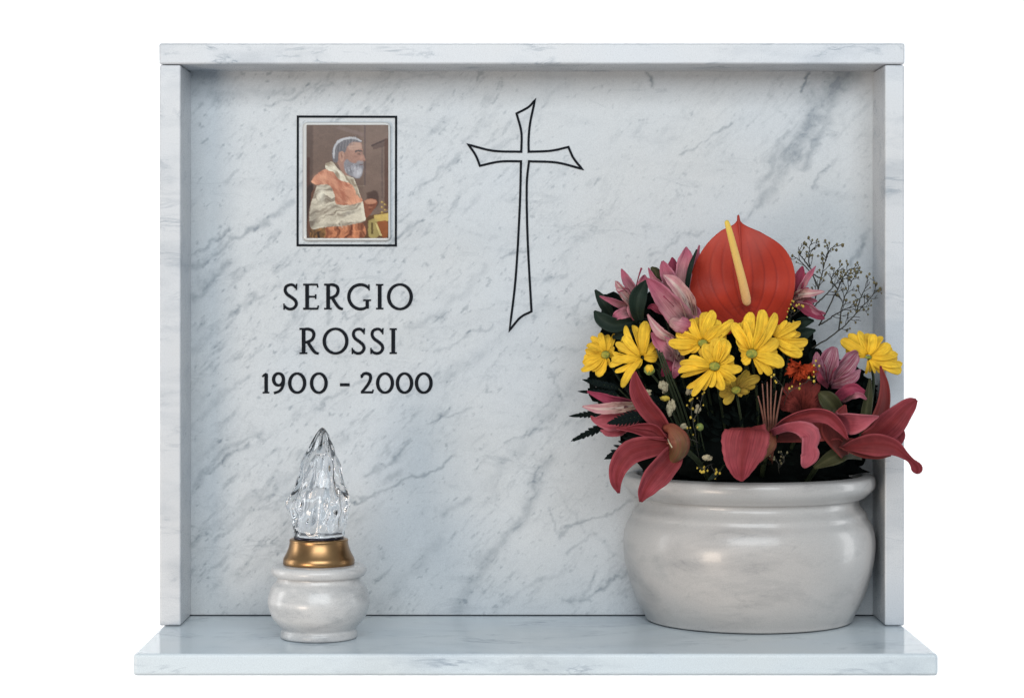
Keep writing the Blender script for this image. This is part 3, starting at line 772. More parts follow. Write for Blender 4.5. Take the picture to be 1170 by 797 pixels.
# ---------------------------------------------------------------- vase
VYc = .055; VXc = P(855.6, 0, VYc).x; vs_ = (F + VYc) / F / 1000
def vz(y): return CAMZ - (y - VY) * vs_
base0 = vz(706.5)
vase = thing('flower_vase', 'large round pale marble vase standing on the shelf in the right corner, full of flowers', 'vase')
A = [(112, 706.3), (117, 705.5), (119, 701), (126, 688), (134, 668), (140, 646), (143, 624), (142.3, 608), (139, 597), (134.5, 590)]
B = [(133.5, 588), (132.8, 585), (131, 582), (126.5, 577), (124.5, 572), (125, 567)]
Cc = [(126, 566.5), (131, 566), (134, 563.5), (139, 559), (142.4, 554), (143, 548), (141.5, 543), (137, 541), (131, 540.2), (127, 542), (124, 552), (122, 575)]
pr = [(.06, .0006)] + [(q[0] * vs_, max(q[1], .0005)) for q in [(a[0], vz(a[1])) for a in catmull(A, 46)]] + [(q[0] * vs_, vz(q[1])) for q in catmull(B, 18)] + [(q[0] * vs_, vz(q[1])) for q in catmull(Cc, 40)] + [(.05, vz(576))]
lathe('vase_body', pr, VXc, VYc, M['vase'], vase, 160, clampY=WALL - .001)
settle(vase, (VXc, VYc, 0))

# floral foam dome
foam = thing('floral_foam', 'near-black floral foam mound filling the mouth of the marble vase', 'floral foam')
bm = bmesh.new(); bmesh.ops.create_icosphere(bm, subdivisions=5, radius=1)
for v in bm.verts:
    d = v.co.normalized()
    kq = 1 + .16 * mnoise.fractal(d * 3.5, .6, 2.0, 4) + .05 * mnoise.noise(d * 22)
    v.co = Vector((VXc + d.x * .118 * kq, min(.040 + d.y * .068 * kq, WALL - .003), vz(535) + (d.z * .095 * kq if d.z > 0 else d.z * .03)))
me = bpy.data.meshes.new('foam_block'); bm.to_mesh(me); bm.free(); link('foam_block', me, M['foam'], foam)
settle(foam, (VXc, .04, vz(560)))

# leafy filler mass
rnd = random.Random(3)
lv, lf_, lu = [], [], []
poly = [(674, 400), (670, 440), (692, 470), (712, 512), (742, 536), (980, 534), (1002, 505), (1003, 440), (985, 420), (935, 400), (915, 340), (860, 330), (800, 320), (742, 330), (722, 352), (706, 338), (686, 336), (692, 356), (684, 378)]
def inp(x, y):
    ins = False; n = len(poly)
    for i in range(n):
        x1, y1 = poly[i]; x2, y2 = poly[(i + 1) % n]
        if (y1 > y) != (y2 > y) and x < (x2 - x1) * (y - y1) / (y2 - y1) + x1: ins = not ins
    return ins
cnt = 0
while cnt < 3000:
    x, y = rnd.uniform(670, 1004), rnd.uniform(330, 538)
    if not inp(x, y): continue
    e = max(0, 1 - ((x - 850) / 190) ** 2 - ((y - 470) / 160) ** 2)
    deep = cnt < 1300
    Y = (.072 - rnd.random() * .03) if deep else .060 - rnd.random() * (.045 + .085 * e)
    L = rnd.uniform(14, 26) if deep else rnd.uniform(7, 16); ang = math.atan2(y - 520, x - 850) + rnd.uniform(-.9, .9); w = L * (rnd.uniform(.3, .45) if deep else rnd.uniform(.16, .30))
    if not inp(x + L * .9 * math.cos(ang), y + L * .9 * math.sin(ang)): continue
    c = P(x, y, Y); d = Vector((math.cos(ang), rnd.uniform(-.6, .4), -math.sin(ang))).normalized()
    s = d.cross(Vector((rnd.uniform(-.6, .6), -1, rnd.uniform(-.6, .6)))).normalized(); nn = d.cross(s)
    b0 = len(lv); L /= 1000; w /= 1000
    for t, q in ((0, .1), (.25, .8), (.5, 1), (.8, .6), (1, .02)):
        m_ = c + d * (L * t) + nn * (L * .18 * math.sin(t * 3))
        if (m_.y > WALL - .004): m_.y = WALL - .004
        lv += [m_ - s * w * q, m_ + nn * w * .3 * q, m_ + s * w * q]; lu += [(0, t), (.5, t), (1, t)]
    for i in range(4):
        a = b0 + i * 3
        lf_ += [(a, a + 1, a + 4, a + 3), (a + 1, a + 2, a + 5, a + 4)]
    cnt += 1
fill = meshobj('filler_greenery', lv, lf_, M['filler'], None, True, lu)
fill['kind'] = 'stuff'; fill['label'] = 'dense dark green leafy filler between the flower stems above the vase'; fill['category'] = 'greenery'

# ---------------------------------------------------------------- anthurium
an = thing('anthurium', 'single glossy red anthurium with one upright yellow spadix, tallest bloom in the vase', 'flower')
outl = [(843.5, 245.5), (842.3, 252.5), (836, 258), (822, 265), (806, 281), (793, 305), (788.5, 330), (794, 352), (808, 372), (828, 382), (851, 374), (874, 384), (892, 371), (903, 349), (908, 325), (905.5, 302), (894, 282), (872, 267), (853, 258.5), (845.5, 252.8)]
cc0 = [tuple(q) for q in catmull(outl + [outl[0]], 180)][:-1]
cx, cy = 850, 326
nr_ = 60; av, af, rib = [], [], []
_oc = [tuple(q) for q in catmull(outl + [outl[0]], 400)]
_l = sorted([(q[1], q[0]) for q in _oc if q[0] < 848 and q[1] < 350]); _r = sorted([(q[1], q[0]) for q in _oc if q[0] >= 846 and q[1] < 350])
yb_l = np.linspace(248, 350, 60); xb_l = np.interp(yb_l, [q[0] for q in _l], [q[1] for q in _l]); xb_r = np.interp(yb_l, [q[0] for q in _r], [q[1] for q in _r])
for i in range(nr_ + 1):
    t = i / nr_
    for (x, y) in cc0:
        ax, ay = (x - cx) * t, (y - cy) * t
        ang = math.atan2(ax, -ay)
        rb = 0
        Xp, Yp = cx + ax, cy + ay
        by_ = 347.0
        mid_ = lerp(844, 852, (Yp - 250) / 97)
        for rf in (.18, .40, .63, .86):
            yb = 353 + 26 * rf; uu_ = (Yp - 251) / (yb - 251)
            if 0 < uu_ < 1:
                ww = 60 * rf * math.sin(PI * uu_ ** 1.12) ** .62
                rb += math.exp(-((abs(Xp - mid_) - ww) / 1.25) ** 2) * min(1, max(0, (Yp - 262) / 40)) * (1 if rf < .8 else .5)
        for kq in range(5):
            an_ = R(200 + kq * 35)
            dd = (Xp - 851) * math.cos(an_) - (Yp - by_) * math.sin(an_); pp = abs((Xp - 851) * math.sin(an_) + (Yp - by_) * math.cos(an_))
            if dd > 0: rb += .7 * math.exp(-(pp / 1.2) ** 2) * math.exp(-dd / 18)
        if Yp < by_: rb += .6 * math.exp(-((Xp - mid_) / 1.3) ** 2)
        rb = min(1, rb)
        dome = -.005 * (1 - t * t) + .004 * t ** 4 + .003 * math.sin(5 * ang + 2) * t * t
        lean = (ay) * .00016
        av.append(P(cx + ax, cy + ay, -.045 - 0 + dome * 1.0 - lean * -1.0 + .0004 * rb)); rib.append(rb * .7)
nc = len(cc0)
for i in range(nr_):
    for k2 in range(nc):
        af.append((i * nc + k2, (i + 1) * nc + k2, (i + 1) * nc + (k2 + 1) % nc, i * nc + (k2 + 1) % nc))
sp = meshobj('spathe', av, af, M['waxred'], an, True)
a_ = sp.data.attributes.new('rib', 'FLOAT', 'POINT'); a_.data.foreach_set('value', np.array(rib, np.float32))
md = sp.modifiers.new('thickness', 'SOLIDIFY'); md.thickness = .0012; md.offset = 1
tube('spadix', [(853.5, 346, -.060, 2), (853, 343, -.064, 5.0), (848, 320, -.078, 4.7), (841, 293, -.09, 4.2), (834, 266, -.10, 3.5), (830.5, 254, -.102, 2.6), (829.5, 251.5, -.102, .6)], M['spadix'], an, 40, 16)
tube('stem', [(852, 356, -.035, 2.5), (853, 420, -.01, 2.8), (855, 520, .03, 3)], M['stem_g'], an)
settle(an, P(855, 520, .03))

# ---------------------------------------------------------------- daisies
def daisy(label, ctr, Y, tips, scale, org, disc=7, mat='daisy', back=.25, stem=None, discY=-.002, hide=False, name='daisy', sq=.8):
    t = thing(name, label, 'flower', 'yellow daisies in the vase')
    cx, cy = org[0] + ctr[0] / scale, org[1] + ctr[1] / scale
    rn = random.Random(int(cx * 7))
    # a second, slightly shorter row of petals fills the gaps behind the first
    ccx, ccy = ctr
    st_ = sorted(tips, key=lambda q: math.atan2(q[1] - ccy, q[0] - ccx)); ext = []
    for a_, b_ in zip(st_, st_[1:] + st_[:1]):
        aa, ab = math.atan2(a_[1] - ccy, a_[0] - ccx), math.atan2(b_[1] - ccy, b_[0] - ccx)
        dlt = (ab - aa) % (2 * PI)
        if R(16) < dlt < R(62):
            la, lb = math.hypot(a_[0] - ccx, a_[1] - ccy), math.hypot(b_[0] - ccx, b_[1] - ccy)
            am = aa + dlt * rn.uniform(.4, .6); lm = (la + lb) / 2 * rn.uniform(.82, .93)
            ext.append((ccx + lm * math.cos(am), ccy + lm * math.sin(am), (a_[2] + b_[2]) / 2 * .85, max(back, 0) + .14))
    for i, q in enumerate(list(tips) + ext):
        jl = rn.uniform(.90, 1.07); tx, ty = org[0] + (ctr[0] + (q[0] - ctr[0]) * jl) / scale, org[1] + (ctr[1] + (q[1] - ctr[1]) * jl) / scale; hw = q[2] / scale * 1.34
        bk = q[3] if len(q) > 3 else back
        L = math.hypot(tx - cx, ty - cy)
        d = ((tx - cx) / L, (ty - cy) / L)
        s0 = min(disc * .55, L * .25)
        yo = Y + (i % 3) * .0012
        dep = lambda f: yo + L / 1000 * bk * (f ** 1.6) - L / 1000 * .10 * math.sin(f * PI) + rn.uniform(-.0004, .0004)
        side = rn.uniform(-.09, .09) * L
        f_at = lambda f, h: (cx + d[0] * (s0 + (L - s0) * f) - d[1] * side * math.sin(f * PI), cy + d[1] * (s0 + (L - s0) * f) + d[0] * side * math.sin(f * PI), dep(f), h)
        petal(t, [f_at(0, hw * .45), f_at(.25, hw * .80), f_at(.5, hw * 1.0), f_at(.75, hw * .98), f_at(.9, hw * .78), f_at(.97, hw * .46), f_at(1, hw * .18)], M[mat], roll=rn.uniform(-34, 34), cup=rn.uniform(-.15, .5), rib=.10, ragged=.04, twist=rn.uniform(-30, 30), nu=9, nv=16, thick=.0005, seed=i)
    if not hide:
        blob('flower_centre', cx, cy, Y + discY, disc * .66, M['disc'], t, (1, .5, sq), .12, 500, 3)
    if stem:
        tube('stem', [(cx, cy, Y + .004, 1.5)] + stem, M['stem_g'], t)
        e_ = stem[-1]; settle(t, P(e_[0], e_[1], e_[2]))
    return t
Z1, Z2, Z3, Z4 = (645, 360), (740, 340), (820, 340), (930, 340); S_ = 6.64
daisy('leftmost yellow daisy, half turned to the left against the marble slab', (312, 300), -.045,
      [(128, 412, 26), (132, 375, 24), (138, 322, 24), (160, 268, 24), (172, 225, 22), (200, 170, 22), (272, 132, 20), (326, 142, 17), (380, 132, 15), (242, 466, 26), (330, 372, 20), (378, 300, 18), (200, 425, 22), (370, 235, 17)],
      S_, Z1, disc=7.5, back=.15, stem=[(720, 450, -.01, 1.5), (790, 530, .03, 1.5)], sq=.9)
daisy('yellow daisy seen from the side, just right of the leftmost daisy', (590, 318), -.070,
      [(615, 35, 34), (520, 75, 26), (468, 92, 20), (436, 150, 22), (386, 208, 24), (362, 278, 20), (350, 330, 24), (352, 385, 22), (368, 438, 16), (435, 545, 24), (648, 100, 22), (706, 282, 30), (692, 325, 24), (520, 400, 24), (570, 120, 22)],
      S_, Z1, disc=4, back=.25, stem=[(757, 420, -.04, 1.8), (775, 468, -.01, 1.8), (800, 530, .02, 1.8)], hide=True)
daisy('yellow daisy behind and above the front daisy, its big petals standing over the red bloom', (418, 345), -.100,
      [(160, 345, 33), (220, 262, 32), (235, 428, 26), (330, 160, 27), (440, 103, 40), (508, 100, 36), (575, 215, 36), (640, 185, 34), (610, 290, 36), (300, 400, 26)],
      S_, Z2, disc=8, back=.30, stem=[(810, 450, -.02, 1.6), (825, 530, .02, 1.6)])
daisy('front yellow daisy with green centre facing the viewer, lowest in the middle cluster', (508, 520), -.125,
      [(225, 500, 30), (243, 563, 24), (240, 606, 20), (333, 752, 20), (475, 672, 22), (560, 715, 36), (678, 640, 28), (722, 530, 30), (650, 452, 24), (598, 320, 46), (452, 345, 38), (525, 300, 34), (300, 450, 30)],
      S_, Z2, disc=9, back=.12, stem=[(825, 470, -.04, 1.6), (835, 530, .02, 1.6)])
daisy('large yellow daisy in the middle, right of the front daisy, green centre half hidden', (258, 425), -.115,
      [(185, 160, 34), (108, 190, 32), (250, 98, 36), (345, 75, 36), (435, 128, 32), (150, 300, 26), (505, 498, 42), (415, 600, 24), (335, 590, 14), (185, 495, 26), (170, 410, 24), (460, 305, 42), (395, 230, 36), (300, 190, 34)],
      S_, Z3, disc=9.5, back=.22, stem=[(866, 470, -.03, 1.6), (862, 530, .02, 1.6)])
daisy('yellow daisy reaching right from behind the large middle daisy, its centre hidden', (420, 310), -.103,
      [(636, 182, 26), (530, 168, 14), (687, 330, 30), (655, 448, 34), (578, 445, 15), (600, 250, 22), (470, 200, 20)],
      S_, Z3, disc=5, back=.18, stem=[(885, 470, -.02, 1.5), (880, 530, .02, 1.5)], hide=True)
daisy('dull shaded yellow daisy hanging low under the middle cluster', (140, 700), -.088,
      [(50, 792, 22), (200, 580, 26), (240, 545, 28), (322, 605, 28), (285, 660, 26), (15, 722, 26), (110, 620, 24), (180, 745, 16), (40, 660, 24), (225, 720, 18)],
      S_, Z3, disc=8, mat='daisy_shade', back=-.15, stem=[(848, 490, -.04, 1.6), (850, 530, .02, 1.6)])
daisy('yellow daisy apart from the others in front of the right upright', (412, 452), -.068,
      [(195, 312, 32), (258, 268, 26), (347, 238, 33), (440, 280, 27), (512, 295, 26), (568, 345, 34), (648, 418, 28), (676, 505, 24), (652, 558, 36), (600, 520, 36), (255, 427, 15), (392, 580, 9), (468, 580, 12), (330, 360, 28), (480, 400, 26)],
      S_, Z4, disc=6, back=.30, stem=[(998, 440, -.04, 1.7), (985, 500, -.01, 1.7), (950, 540, .02, 1.7)], sq=.5)
t = thing('daisy_bud', 'closed greenish yellow daisy bud between the left daisies and the middle cluster', 'flower bud')
blob('bud', 742, 422.5, -.085, 5.6, M['greenbud'], t, (1, 1, 1.05), .25, 250, 3)
for a in range(6): petal(t, [(742, 427, -.088 , 1), (739 + a * 1.2, 421, -.0915 + abs(a - 2.5) * .0006, 1.8), (739.5 + a, 416.5, -.088, .4)], M['daisy'], nu=5, nv=6, thick=.0003)
tube('stem', [(744, 426, -.084, 1.2), (760, 450, -.05, 1.4), (790, 520, .01, 1.5)], M['stem_g'], t)
settle(t, P(790, 520, .01))
t = thing('stem_bundle', 'bundle of thin bare green stems leaning left of the middle daisies', 'stems')
for i in range(3): tube('stem', [(750 + i * 3, 398 + i * 2, -.088, 1.0), (761 + i * 3, 430, -.085, 1.2), (772 + i * 4, 462, -.07, 1.2), (790 + i * 4, 520, -.01, 1.6)], M['stem_g'], t)
settle(t, P(794, 520, -.01))
t = thing('stem_bundle', 'bundle of thin pinkish brown stems rising between the drooping red petals and the middle daisies', 'stems')
for i, (x0, y0, x1) in enumerate([(871, 438, 875), (876.5, 436, 878), (881, 432, 880.5), (887, 446, 883), (894, 442, 885.5), (866, 452, 873)]):
    tube('stem', [(x0, y0, -.105, .7), (lerp(x0, x1, .6), 468, -.102, 1.1), (x1, 490, -.09, 1.3), (x1 - 4, 530, -.03, 1.4)], M['stem_p'], t)
settle(t, P(876, 530, -.03))

# ---------------------------------------------------------------- lilies
l1 = thing('lily', 'dusky red lily hanging over the left edge of the vase', 'flower', 'dusky red lilies round the vase rim')
petal(l1, [(766, 503, -.112, 6), (752, 480, -.115, 10), (737, 462, -.12, 10.5), (729, 446, -.125, 9.5), (726, 432, -.128, 5), (726, 424, -.128, .6)], M['lily'], cup=.5, roll=12)
petal(l1, [(770, 508, -.110, 6), (748, 510, -.118, 11), (722, 516, -.128, 14), (708, 532, -.132, 11), (704, 548, -.128, 7), (707, 563, -.12, 1.2)], M['lily'], cup=.45, roll=-10, wave=.12)
petal(l1, [(776, 513, -.108, 8), (764, 525, -.124, 15), (748, 543, -.136, 15.5), (738, 558, -.138, 10.5), (732, 573, -.132, 1.8)], M['lily'], cup=.40, roll=16, wave=.1)
petal(l1, [(766, 502, -.114, 4), (742, 497, -.118, 6), (722, 491, -.12, 5), (704, 489, -.118, 1.2)], M['lily'], cup=.7, roll=-35)
petal(l1, [(760, 500, -.116, 3), (748, 488, -.122, 5), (732, 486, -.124, 4), (716, 488, -.12, 1)], M['lily'], cup=.3, roll=40)
petal(l1, [(757, 488, -.118, 3), (766, 491, -.132, 9), (775, 503, -.140, 13), (774, 517, -.134, 12), (764, 531, -.118, 4)], M['lily_throat'], name='throat', cup=-.75, nu=13)
for i in range(1): tube('stamen', [(763, 501, -.135, .5), (765, 506, -.150, .7), (768, 511, -.152, .9)], M['cream'], l1, 8, 6)
tube('stem', [(782, 512, -.10, 3), (800, 530, -.05, 3), (815, 560, .0, 3)], M['stem_g'], l1)
settle(l1, P(815, 555, 0))
l2 = thing('lily', 'dusky red lily with one broad petal drooping over the middle of the vase rim', 'flower', 'dusky red lilies round the vase rim')
petal(l2, [(856, 500, -.080, 6), (856, 493, -.105, 14), (855.5, 488, -.128, 19), (855, 492, -.146, 25), (852, 502, -.153, 27), (850, 514, -.157, 25.5), (848, 526, -.158, 21), (847.5, 537, -.156, 14.5), (847.5, 545, -.153, 8), (848, 549.5, -.151, .8)], M['lily'], roll=-4, cup=-.10, wdir=(1, 0, .06), nu=19, nv=40, rib=.015, fold=0, ragged=.03)
petal(l2, [(882, 494, -.10, 4), (899, 488, -.122, 5), (914, 489, -.135, 8), (926, 497, -.142, 12), (924, 510, -.144, 9.5), (925, 520, -.142, 11), (921, 529, -.140, 7), (919, 534.5, -.136, .8)], M['lily_pale'], cup=.15, roll=12, wave=.2)
petal(l2, [(880, 494, -.09, 4), (900, 479, -.115, 7), (925, 472, -.128, 9.5), (946, 474, -.132, 9), (960, 487, -.130, 6), (969, 502, -.125, 1)], M['lily'], cup=.55, roll=-32)
petal(l2, [(882, 500, -.085, 5), (905, 495, -.095, 10), (935, 490, -.10, 14), (958, 496, -.10, 7), (966, 505, -.10, 1)], M['lily_dark'], cup=.3)
petal(l2, [(884, 492, -.09, 3), (880, 505, -.10, 9), (872, 518, -.10, 7), (868, 528, -.095, 1)], M['lily_throat'], name='throat', cup=-.5)
tube('stem', [(886, 498, -.09, 3), (875, 520, -.05, 3), (868, 560, .0, 3)], M['stem_g'], l2)
settle(l2, P(868, 555, 0))
l3 = thing('lily', 'dusky red lily reaching out past the right upright of the marble border', 'flower', 'dusky red lilies round the vase rim')
petal(l3, [(985, 500, -.09, 5), (1003, 496, -.10, 12), (1018, 485, -.11, 16), (1031, 471, -.115, 12), (1041, 461, -.115, 7.5), (1047, 456.5, -.112, 2)], M['lily'], cup=.3, roll=14, wave=.1, nu=13)
petal(l3, [(1006, 490, -.095, 6), (1018, 492, -.104, 12), (1026, 498, -.108, 9), (1029, 507, -.108, 2)], M['lily'], cup=.3)
petal(l3, [(962, 512, -.10, 2), (980, 508, -.12, 9), (1000, 507, -.13, 13.5), (1020, 510, -.134, 10), (1033, 519, -.134, 5), (1041, 526, -.132, 3.6), (1047, 533, -.130, 6.5), (1048, 538, -.128, 5), (1048, 541, -.126, 1)], M['lily'], cup=.30, roll=-14, nv=32, nu=13)
petal(l3, [(955, 478, -.10, 6), (964, 481, -.118, 13), (974, 481, -.135, 14), (984, 480, -.142, 11), (995, 477.5, -.142, 5), (1004, 475.5, -.138, .8)], M['lily_pale'], cup=.40, roll=-25, nu=13)
petal(l3, [(958, 505, -.09, 5), (958, 488, -.10, 11), (961, 474, -.10, 8), (966, 462, -.10, 1)], M['lily_dark'], cup=.4)
petal(l3, [(990, 502, -.085, 7), (1002, 485, -.09, 9), (1010, 462, -.09, 7.5), (1011, 440, -.085, 5), (1006, 418, -.08, 1)], M['lily_dark'], cup=.5, roll=20)
petal(l3, [(960, 505, -.10, 6), (985, 512, -.105, 10), (1005, 517, -.105, 7), (1018, 520, -.10, 1)], M['lily_dark'], cup=.3)
petal(l3, [(965, 520, -.09, 5), (950, 492, -.105, 12), (948, 480, -.105, 7), (950, 470, -.10, 1)], M['lily_dark'], cup=.4)
tube('stem', [(965, 505, -.09, 3), (940, 525, -.05, 3), (915, 560, .0, 3)], M['stem_g'], l3)
settle(l3, P(915, 555, 0))

# ---------------------------------------------------------------- alstroemerias
G = 'pink spotted blooms among the greenery'
def als(label, base, stem_to, petals, extra=()):
    t = thing('alstroemeria', label, 'flower', G)
    for i, (mt, kw, pts) in enumerate(petals):
        kw.setdefault('wave', .20); kw.setdefault('wfreq', 2.5); kw.setdefault('ragged', .05); kw.setdefault('rib', .05); kw.setdefault('seed', i)
        petal(t, pts, M[mt], **kw)
    for e in extra: tube('stamen', e, M['als_deep'], t, 8, 6)
    tube('stem', [base, (lerp(base[0], stem_to[0], .5), lerp(base[1], stem_to[1], .5) - 8, lerp(base[2], stem_to[2], .5), 1.7), stem_to], M['stem_g'], t)
    settle(t, P(*stem_to[:3])); return t
als('small pink alstroemeria at the upper left, beside two dark green leaves', (724, 350, -.03, 2), (790, 520, .02, 1.8), [
    ('als', dict(cup=.4, roll=10), [(728, 350, -.03, 3), (723, 332, -.045, 5.5), (715, 318, -.05, 5), (710, 307, -.048, .6)]),
    ('als', dict(cup=.5, roll=-20), [(727, 350, -.03, 3), (731, 333, -.04, 7), (735, 321, -.045, 6), (737, 314, -.042, .8)]),
    ('als', dict(cup=.6, roll=20), [(726, 352, -.032, 3), (712, 348, -.045, 4.5), (698, 343, -.055, 3.5), (685, 338, -.055, .5)]),
    ('als', dict(cup=.3, roll=-10), [(727, 355, -.032, 3), (716, 357, -.050, 6.5), (706, 360, -.060, 5.5), (700, 364, -.058, 1.2)]),
    ('als_white', dict(cup=.5, roll=30), [(726, 352, -.032, 2), (716, 338, -.055, 5), (708, 327, -.062, 4.5), (703, 321, -.058, .6)]),
    ('als_white', dict(cup=.5, roll=-30), [(727, 353, -.034, 2), (718, 344, -.058, 5), (709, 334, -.066, 4), (704, 330, -.064, .6)]),
    ('als', dict(cup=.2), [(726, 345, -.04, 3), (724, 352, -.055, 8), (726, 362, -.05, 5), (728, 370, -.04, 1)])],
    [[(720, 340, -.05, .5), (714, 332, -.07, .5), (706, 334, -.075, .8)], [(722, 338, -.05, .5), (718, 330, -.072, .5), (712, 330, -.078, .8)], [(726, 330, -.04, .6), (730, 315, -.055, .8), (733, 306, -.055, 1.2)]])
als('large pink and white alstroemeria trumpet standing left of the red heart shaped bloom', (786, 372, -.04, 3), (815, 520, .02, 2), [
    ('als', dict(cup=.55, roll=8, nu=13), [(788, 374, -.05, 6), (774, 358, -.075, 14), (760, 341, -.085, 12), (749, 328, -.088, 8), (739, 318, -.082, .9)]),
    ('als_white', dict(cup=.55, roll=-15, nu=13), [(791, 374, -.045, 6), (787, 352, -.072, 8.5), (778, 334, -.083, 9), (768, 322, -.086, 7), (758, 314, -.08, .9)]),
    ('als', dict(cup=.5, roll=10), [(780, 345, -.05, 5), (769, 325, -.065, 9), (761, 310, -.07, 7.5), (757, 298, -.066, 1.2)]),
    ('als', dict(cup=.4, roll=-14), [(784, 345, -.04, 5), (779, 322, -.055, 9), (781, 303, -.062, 9.5), (784, 290, -.06, 6), (784, 282, -.056, .7)]),
    ('als', dict(cup=.5, roll=-45), [(786, 340, -.03, 4), (789, 316, -.04, 7), (793, 298, -.04, 6), (799, 280, -.036, 1)]),
    ('als_deep', dict(cup=.4, roll=25), [(776, 325, -.05, 3), (771, 310, -.055, 6), (769, 301, -.055, 5), (768, 294, -.052, .8)]),
    ('als', dict(cup=.6, roll=35), [(764, 332, -.06, 3), (752, 322, -.065, 4), (745, 314, -.065, 3), (741, 306, -.06, .6)]),
    ('als', dict(cup=-.7, roll=0, nu=13), [(765, 366, -.085, 6), (774, 370, -.10, 9), (784, 372, -.10, 9), (794, 374, -.09, 4)]),
    ('als', dict(cup=.5, roll=0), [(790, 380, -.05, 6), (797, 372, -.06, 8), (795, 358, -.06, 6), (790, 345, -.055, 1)]),
    ('als_deep', dict(cup=.5, roll=0), [(765, 358, -.06, 4), (752, 353, -.062, 4.5), (745, 350, -.06, 3), (740, 352, -.058, .8)])],
    [[(770, 350, -.085, .5), (762, 342, -.10, .6), (758, 338, -.10, .9)]])
als('half hidden pink alstroemeria squeezed between the side-on daisy and the middle daisies', (772, 410, -.03, 2), (805, 520, .02, 1.8), [
    ('als_white', dict(cup=.6, roll=20), [(775, 392, -.05, 3), (764, 385, -.075, 5.5), (751, 375, -.08, 5.5), (740, 359, -.075, .8)]),
    ('als', dict(cup=.4, roll=0, nu=13), [(776, 410, -.045, 5), (766, 400, -.068, 11), (755, 391, -.074, 9), (744, 380, -.07, 1)]),
    ('als_white', dict(cup=.4, roll=-20), [(778, 412, -.045, 4), (773, 400, -.07, 7), (767, 391, -.076, 6), (762, 383, -.07, .9)]),
    ('als_deep', dict(cup=.4, roll=10), [(776, 408, -.04, 5), (766, 414, -.06, 8), (760, 423, -.064, 5), (757, 430, -.06, 1)]),
    ('als', dict(cup=.4, roll=10), [(776, 404, -.04, 5), (774, 416, -.06, 6), (772, 424, -.064, 5), (770, 432, -.06, 1)])])
als('deep pink alstroemeria behind the right edge of the red heart shaped bloom', (905, 345, -.01, 2), (880, 520, .03, 1.8), [
    ('als_deep', dict(cup=.4, roll=10), [(907, 345, -.01, 4), (910, 328, -.025, 7), (914, 315, -.03, 6), (917, 304, -.028, .8)]),
    ('als', dict(cup=.4, roll=-30), [(908, 345, -.012, 3), (916, 326, -.03, 4.5), (924, 314, -.036, 4), (932, 304, -.034, .5)]),
    ('als_white', dict(cup=.5, roll=20), [(906, 340, -.014, 3), (917, 336, -.035, 5.5), (928, 335, -.042, 4.5), (942, 333, -.038, .5)]),
    ('als', dict(cup=.4, roll=-15), [(906, 340, -.014, 3), (918, 342, -.030, 5), (928, 343, -.034, 3), (934, 344, -.032, .5)]),
    ('als_deep', dict(cup=.6, roll=20), [(906, 345, -.012, 4), (918, 351, -.035, 7.5), (930, 359, -.043, 6.5), (942, 364, -.04, 1.2)]),
    ('als', dict(cup=.5, roll=-35), [(908, 347, -.012, 3), (922, 349, -.036, 4), (934, 356, -.044, 4), (943, 358, -.04, .8)])],
    [[(908, 338, -.03, .5), (918, 330, -.045, .5), (924, 329, -.048, .9)]])
als('dark purple alstroemeria streaked with white below the lone right daisy', (946, 436, -.03, 2), (920, 530, .02, 1.8), [
    ('als_purple', dict(cup=.4, roll=5, nu=13), [(946, 440, -.05, 4), (944, 424, -.075, 10), (948, 410, -.082, 11), (952, 400, -.08, 6), (953, 396, -.078, 1)]),
    ('als_purple', dict(cup=.4, roll=-15, nu=13), [(948, 440, -.05, 4), (959, 425, -.072, 10), (969, 414, -.078, 11), (976, 406, -.076, 7), (980, 402, -.072, 1)]),
    ('als_purple', dict(cup=.4, roll=25), [(944, 438, -.05, 3), (936, 422, -.074, 6), (934, 412, -.08, 6), (933, 402, -.076, 1)]),
    ('als_purple', dict(cup=.4, roll=-5), [(949, 440, -.05, 4), (964, 436, -.075, 7), (975, 430, -.080, 6), (983, 422, -.076, 1)]),
    ('als_deep', dict(cup=.3, roll=10), [(946, 442, -.05, 2), (938, 434, -.078, 3.5), (934, 426, -.082, 3), (931, 418, -.08, .6)]),
    ('als_deep', dict(cup=.5, roll=10), [(950, 462, -.06, 3), (962, 450, -.085, 6), (975, 444, -.092, 6), (988, 448, -.09, 2)]),
    ('als', dict(cup=.5, roll=-10), [(962, 458, -.07, 2), (974, 452, -.09, 3.5), (983, 451, -.095, 3), (990, 456, -.09, .8)])],
    [[(945, 436, -.06, .4), (944, 424, -.095, .5), (942, 416, -.10, .8)], [(947, 436, -.06, .4), (951, 426, -.095, .5), (955, 420, -.10, .8)]])
als('rose pink alstroemeria with a pale stripe pointing left over the fern tips', (728, 470, -.07, 2), (800, 530, .01, 1.8), [
    ('als_deep', dict(cup=.4, roll=20), [(728, 462, -.085, 4), (706, 458, -.10, 6), (688, 453, -.105, 5), (671, 447, -.10, .9)]),
    ('als_white', dict(cup=.5, roll=-10), [(726, 463, -.09, 4), (704, 466, -.11, 6.5), (684, 467, -.115, 5.5), (665.5, 464, -.11, .9)]),
    ('lily_pale', dict(cup=.4, roll=5, nu=13), [(732, 468, -.08, 6), (712, 477, -.098, 13), (694, 480, -.102, 11), (681, 480, -.10, 4), (675, 475, -.096, .8)]),
    ('lily_pale', dict(cup=.4, roll=15), [(728, 480, -.08, 4), (710, 490, -.096, 6), (696, 494, -.10, 4.5), (686, 491, -.098, .8)])])

